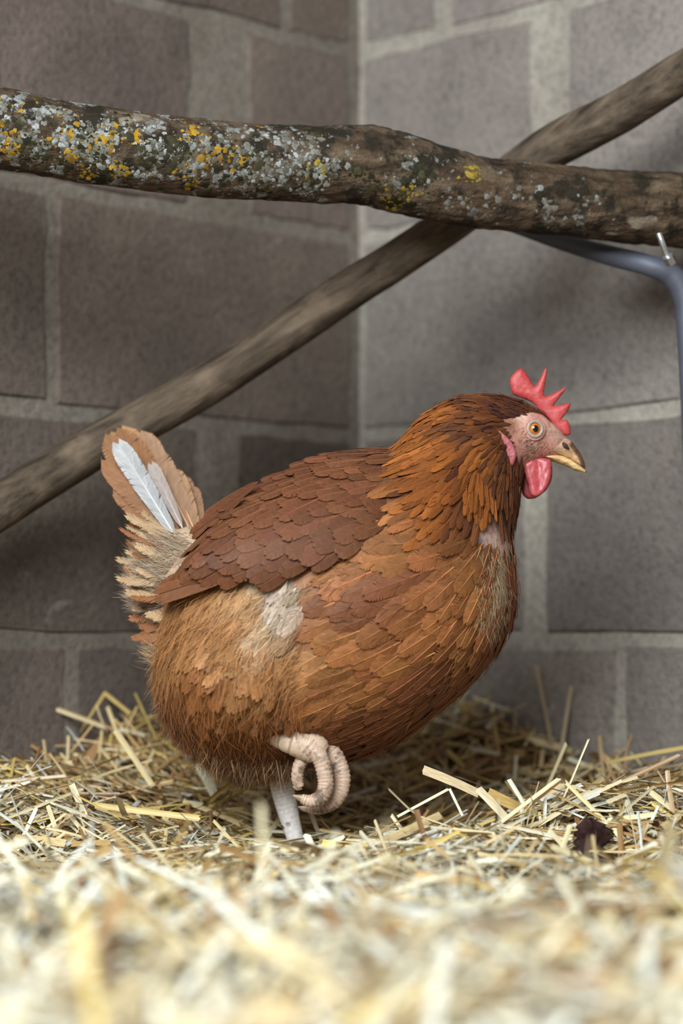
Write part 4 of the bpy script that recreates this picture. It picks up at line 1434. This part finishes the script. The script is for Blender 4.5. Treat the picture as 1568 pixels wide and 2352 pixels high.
def straw_obj(p, R, L, W, c, k, label, name='straw_stalk', group=GROUP):
    ar = max(3, round(L / W / 2) * 2)
    key = (k, ar)
    if key not in SMESH:
        V, arch, Fq, C, UV = ST[k]
        v = V * np.array([1, 1.0 / max(ar, 3), 1]); v[:, 2] += arch * 0.55 / max(ar, 3)
        SMESH[key] = mesh_np('straw_stalk', v, Fq, C, UV); SMESH[key].materials.append(M_STRAW)
    o = bpy.data.objects.new(name, SMESH[key]); COL.objects.link(o)
    Mx = Matrix(R.tolist()).to_4x4() @ Matrix.Diagonal((L, L, L, 1)); Mx.translation = Vector(p)
    o.matrix_world = Mx
    o.color = (*[float(min(1, x)) for x in c], 1)
    return tag(o, label, 'straw', group)


def straw_label(p, R, L, W, ck):
    u = 784 + F * p[0] / p[1]
    depth = 'in blurred near bedding' if p[1] < 1.55 else ('in front of the hen' if p[1] < 1.88 else ('level with the hen' if p[1] < 2.08 else 'piled by the wall'))
    place = ['at the left edge', 'left of standing foot', 'below the raised foot', 'under the head side', 'at the right edge'][int(min(4, max(0, u // 314)))]
    size = 'long' if L > 0.075 else ('short' if L < 0.045 else 'medium')
    if W > 0.0055: size += ' broad'
    d = R[:, 0]
    pose = 'sticking up' if abs(d[2]) > 0.45 else ('lying crosswise' if abs(d[0]) > 0.8 else ('lying lengthwise' if abs(d[1]) > 0.8 else 'lying slantwise'))
    return '%s %s straw stalk %s %s, %s' % (size, STRAW_NM[ck], pose, depth, place)


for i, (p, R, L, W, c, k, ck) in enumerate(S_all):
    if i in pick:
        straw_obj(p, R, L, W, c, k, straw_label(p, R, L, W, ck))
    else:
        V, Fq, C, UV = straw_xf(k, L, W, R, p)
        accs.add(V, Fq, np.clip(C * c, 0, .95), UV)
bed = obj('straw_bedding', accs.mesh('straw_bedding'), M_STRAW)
tag(bed, 'thick bed of chopped golden straw covering the shed floor', 'straw', None, 'stuff')

# distinctive stalks, placed where they stand out
HERO = [  # x0,y0,Y0  x1,y1,Y1  width px  colour  label
    (972, 1768, 1.955, 1098, 1822, 1.965, 25, (0.66, 0.52, 0.34), 4, 'broad flat tan straw blade poking up beside the shaded straw behind the hen'),
    (1098, 1812, 1.965, 1180, 1900, 1.955, 24, (0.64, 0.52, 0.36), 4, 'broken lower half of the broad flat straw blade, bent down into the bedding'),
    (1120, 1822, 1.985, 1232, 1876, 1.99, 34, (0.50, 0.33, 0.12), 6, 'wide ochre straw leaf lying behind the broad tan blade'),
    (1284, 1788, 1.95, 1140, 1896, 1.95, 14, (0.76, 0.66, 0.42), 0, 'pale split straw stalk rising steeply in front of the broad tan blade'),
    (1297, 1796, 1.95, 1450, 1945, 1.94, 15, (0.76, 0.64, 0.36), 0, 'long straight straw stalk leaning beside the dead leaf'),
    (1168, 1790, 1.97, 1205, 1850, 1.97, 15, (0.80, 0.78, 0.66), 1, 'short whitish straw stalk standing up behind the split stalk'),
    (898, 1872, 1.94, 956, 1952, 1.93, 12, (0.76, 0.64, 0.40), 0, 'short upright straw stalk nearest the shaded hollow beside the hen'),
    (1030, 1812, 1.95, 912, 1876, 1.95, 9, (0.80, 0.74, 0.52), 0, 'thin pale stalk forming one side of a small tent shape'),
    (1032, 1812, 1.95, 1062, 1874, 1.94, 9, (0.80, 0.76, 0.60), 0, 'thin pale stalk forming the other side of the small tent shape'),
    (704, 1918, 1.90, 762, 2050, 1.86, 20, (0.78, 0.76, 0.62), 1, 'pale straw stalk slanting in front of the standing foot'),
    (1310, 1895, 1.86, 1238, 2095, 1.80, 17, (0.74, 0.64, 0.40), 0, 'long pale stalk standing up in front of the dead leaf'),
    (1484, 1812, 1.95, 1568, 1878, 1.95, 20, (0.78, 0.68, 0.42), 0, 'thick straw stalk pointing up at the frame edge past the dead leaf'),
    (1395, 1885, 1.93, 1530, 1868, 1.93, 18, (0.78, 0.66, 0.38), 6, 'thick pale stalk lying level just behind the dead leaf'),
    (1532, 1770, 1.95, 1542, 1868, 1.94, 14, (0.50, 0.33, 0.19), 3, 'brown bent straw leaf standing upright near the frame edge'),
    (1400, 1890, 1.92, 1490, 2010, 1.88, 20, (0.78, 0.66, 0.42), 0, 'straw stalk sloping down in front of the level pale stalk'),
    (1060, 1960, 1.90, 1100, 1968, 1.90, 12, (0.82, 0.80, 0.74), 4, 'small bright white straw chip on the bedding'),
    (266, 1680, 2.12, 352, 1808, 2.08, 19, (0.60, 0.48, 0.28), 1, 'long curved straw stalk leaning below the hen tail'),
    (455, 1755, 2.14, 495, 1830, 2.10, 24, (0.66, 0.60, 0.46), 4, 'pale wide straw stalk sticking up behind the hen thigh'),
    (240, 1590, 2.26, 180, 1680, 2.24, 18, (0.46, 0.33, 0.12), 0, 'upright ochre stalk against the wall, one leg of a peak'),
    (240, 1592, 2.26, 300, 1640, 2.24, 16, (0.46, 0.33, 0.12), 0, 'ochre stalk against the wall sloping down toward the hen'),
    (110, 1622, 2.22, 240, 1670, 2.22, 16, (0.44, 0.33, 0.17), 1, 'straw stalk lying against the wall left of the ochre peak'),
    (1232, 1530, 2.33, 1270, 1730, 2.28, 13, (0.34, 0.26, 0.17), 1, 'thin straw stalk leaning upright against the block wall below the mortar joint'),
    (1312, 1575, 2.30, 1284, 1750, 2.24, 13, (0.42, 0.33, 0.23), 0, 'upright straw stalk leaning on the block wall right of the mortar joint'),
    (1376, 1690, 2.24, 1392, 1830, 2.16, 13, (0.46, 0.35, 0.20), 0, 'short upright straw stalk in the dim straw beside the wall'),
    (1600, 1712, 2.10, 1392, 1752, 2.16, 16, (0.50, 0.37, 0.15), 1, 'long ochre stalk rising gently toward the metal support'),
    (600, 1850, 1.36, 612, 2180, 1.30, 17, (0.60, 0.52, 0.36), 1, 'out-of-focus upright straw stalk in front of the standing leg'),
    (145, 2010, 1.45, 140, 2120, 1.40, 30, (0.72, 0.70, 0.54), 1, 'blurred pale upright stalk in the near bedding'),
    (0, 1795, 2.04, 150, 1782, 2.04, 12, (0.58, 0.44, 0.32), 0, 'pinkish straw stalk lying level at the far edge under the tail side'),
    (215, 1850, 2.02, 460, 1880, 2.00, 22, (0.66, 0.50, 0.22), 0, 'long thick golden stalk lying level below the tail'),
    (95, 1955, 1.92, 150, 1912, 1.93, 10, (0.70, 0.56, 0.32), 0, 'thin golden stalk tilted up in the left bedding'),
    (490, 1885, 1.98, 560, 1960, 1.95, 12, (0.66, 0.52, 0.28), 0, 'thin golden stalk sloping toward the standing foot'),
    (1180, 2070, 1.62, 1010, 2130, 1.55, 34, (0.80, 0.76, 0.62), 4, 'wide pale out-of-focus straw blade in the near bedding'),
    (740, 1938, 1.90, 880, 1950, 1.90, 26, (0.66, 0.50, 0.14), 6, 'broad yellow straw leaf lying just past the standing foot'),
]
for x0, y0, ya, x1, y1, yb, wd, c, k, lab in HERO:
    a, b = np.array(P(x0, y0, ya)), np.array(P(x1, y1, yb))
    L = float(np.linalg.norm(b - a))
    straw_obj((a + b) / 2, frame(b - a, np.array([0.1, -0.85, 0.5])), L, 0.82 * wd / F * ya, np.array(c) * np.array([1, .98, .92]), k, lab)

# dead leaf: crumpled blade with a midrib
bm = bmesh.new()
n1, n2 = 16, 12
A0, A1 = Vector(P(1352, 1972, 1.875)), Vector(P(1358, 1876, 1.875))
grid = []
for i in range(n1):
    t = i / (n1 - 1)
    wd = (math.sin(math.pi * min(1, t * 0.93 + .05)) ** 0.7) * 0.0150
    row = []
    for j in range(n2):
        s = j / (n2 - 1) * 2 - 1
        fold = 0.010 * abs(s) ** 1.3 + 0.0035 * noise.noise(Vector((t * 5, s * 3, 2)))
        jag = 1 + 0.16 * math.sin(i * 2.2) * (abs(s) > .8)
        p = A0.lerp(A1, t) + Vector((s * wd * jag + 0.004 * math.sin(t * 4), -0.006 + fold + 0.006 * math.sin(t * 5), 0.004 * s * (1 - t) + 0.002 * noise.noise(Vector((t * 7, s * 5, 8)))))
        row.append(bm.verts.new(p))
    grid.append(row)
for i in range(n1 - 1):
    for j in range(n2 - 1):
        bm.faces.new((grid[i][j], grid[i][j + 1], grid[i + 1][j + 1], grid[i + 1][j]))
bmesh.ops.solidify(bm, geom=bm.faces[:], thickness=0.0005)
me = bpy.data.meshes.new('dead_leaf'); bm.to_mesh(me); bm.free()
leaf = obj('dead_leaf', me, M_LEAF)
me.polygons.foreach_set('use_smooth', np.full(len(me.polygons), True))
tag(leaf, 'curled dark brown dead leaf standing in the straw', 'leaf')
V, Fq, tri = tube([A0 + Vector((0, -.007, -.004)), A0.lerp(A1, .5) + Vector((0.004, -.004, 0)), A1 + Vector((0, -.012, .001))], [.0009, .0007, .0003], 8, 16)
obj('midrib', pymesh('midrib', V, list(Fq) + tri), M_LEAF, leaf)
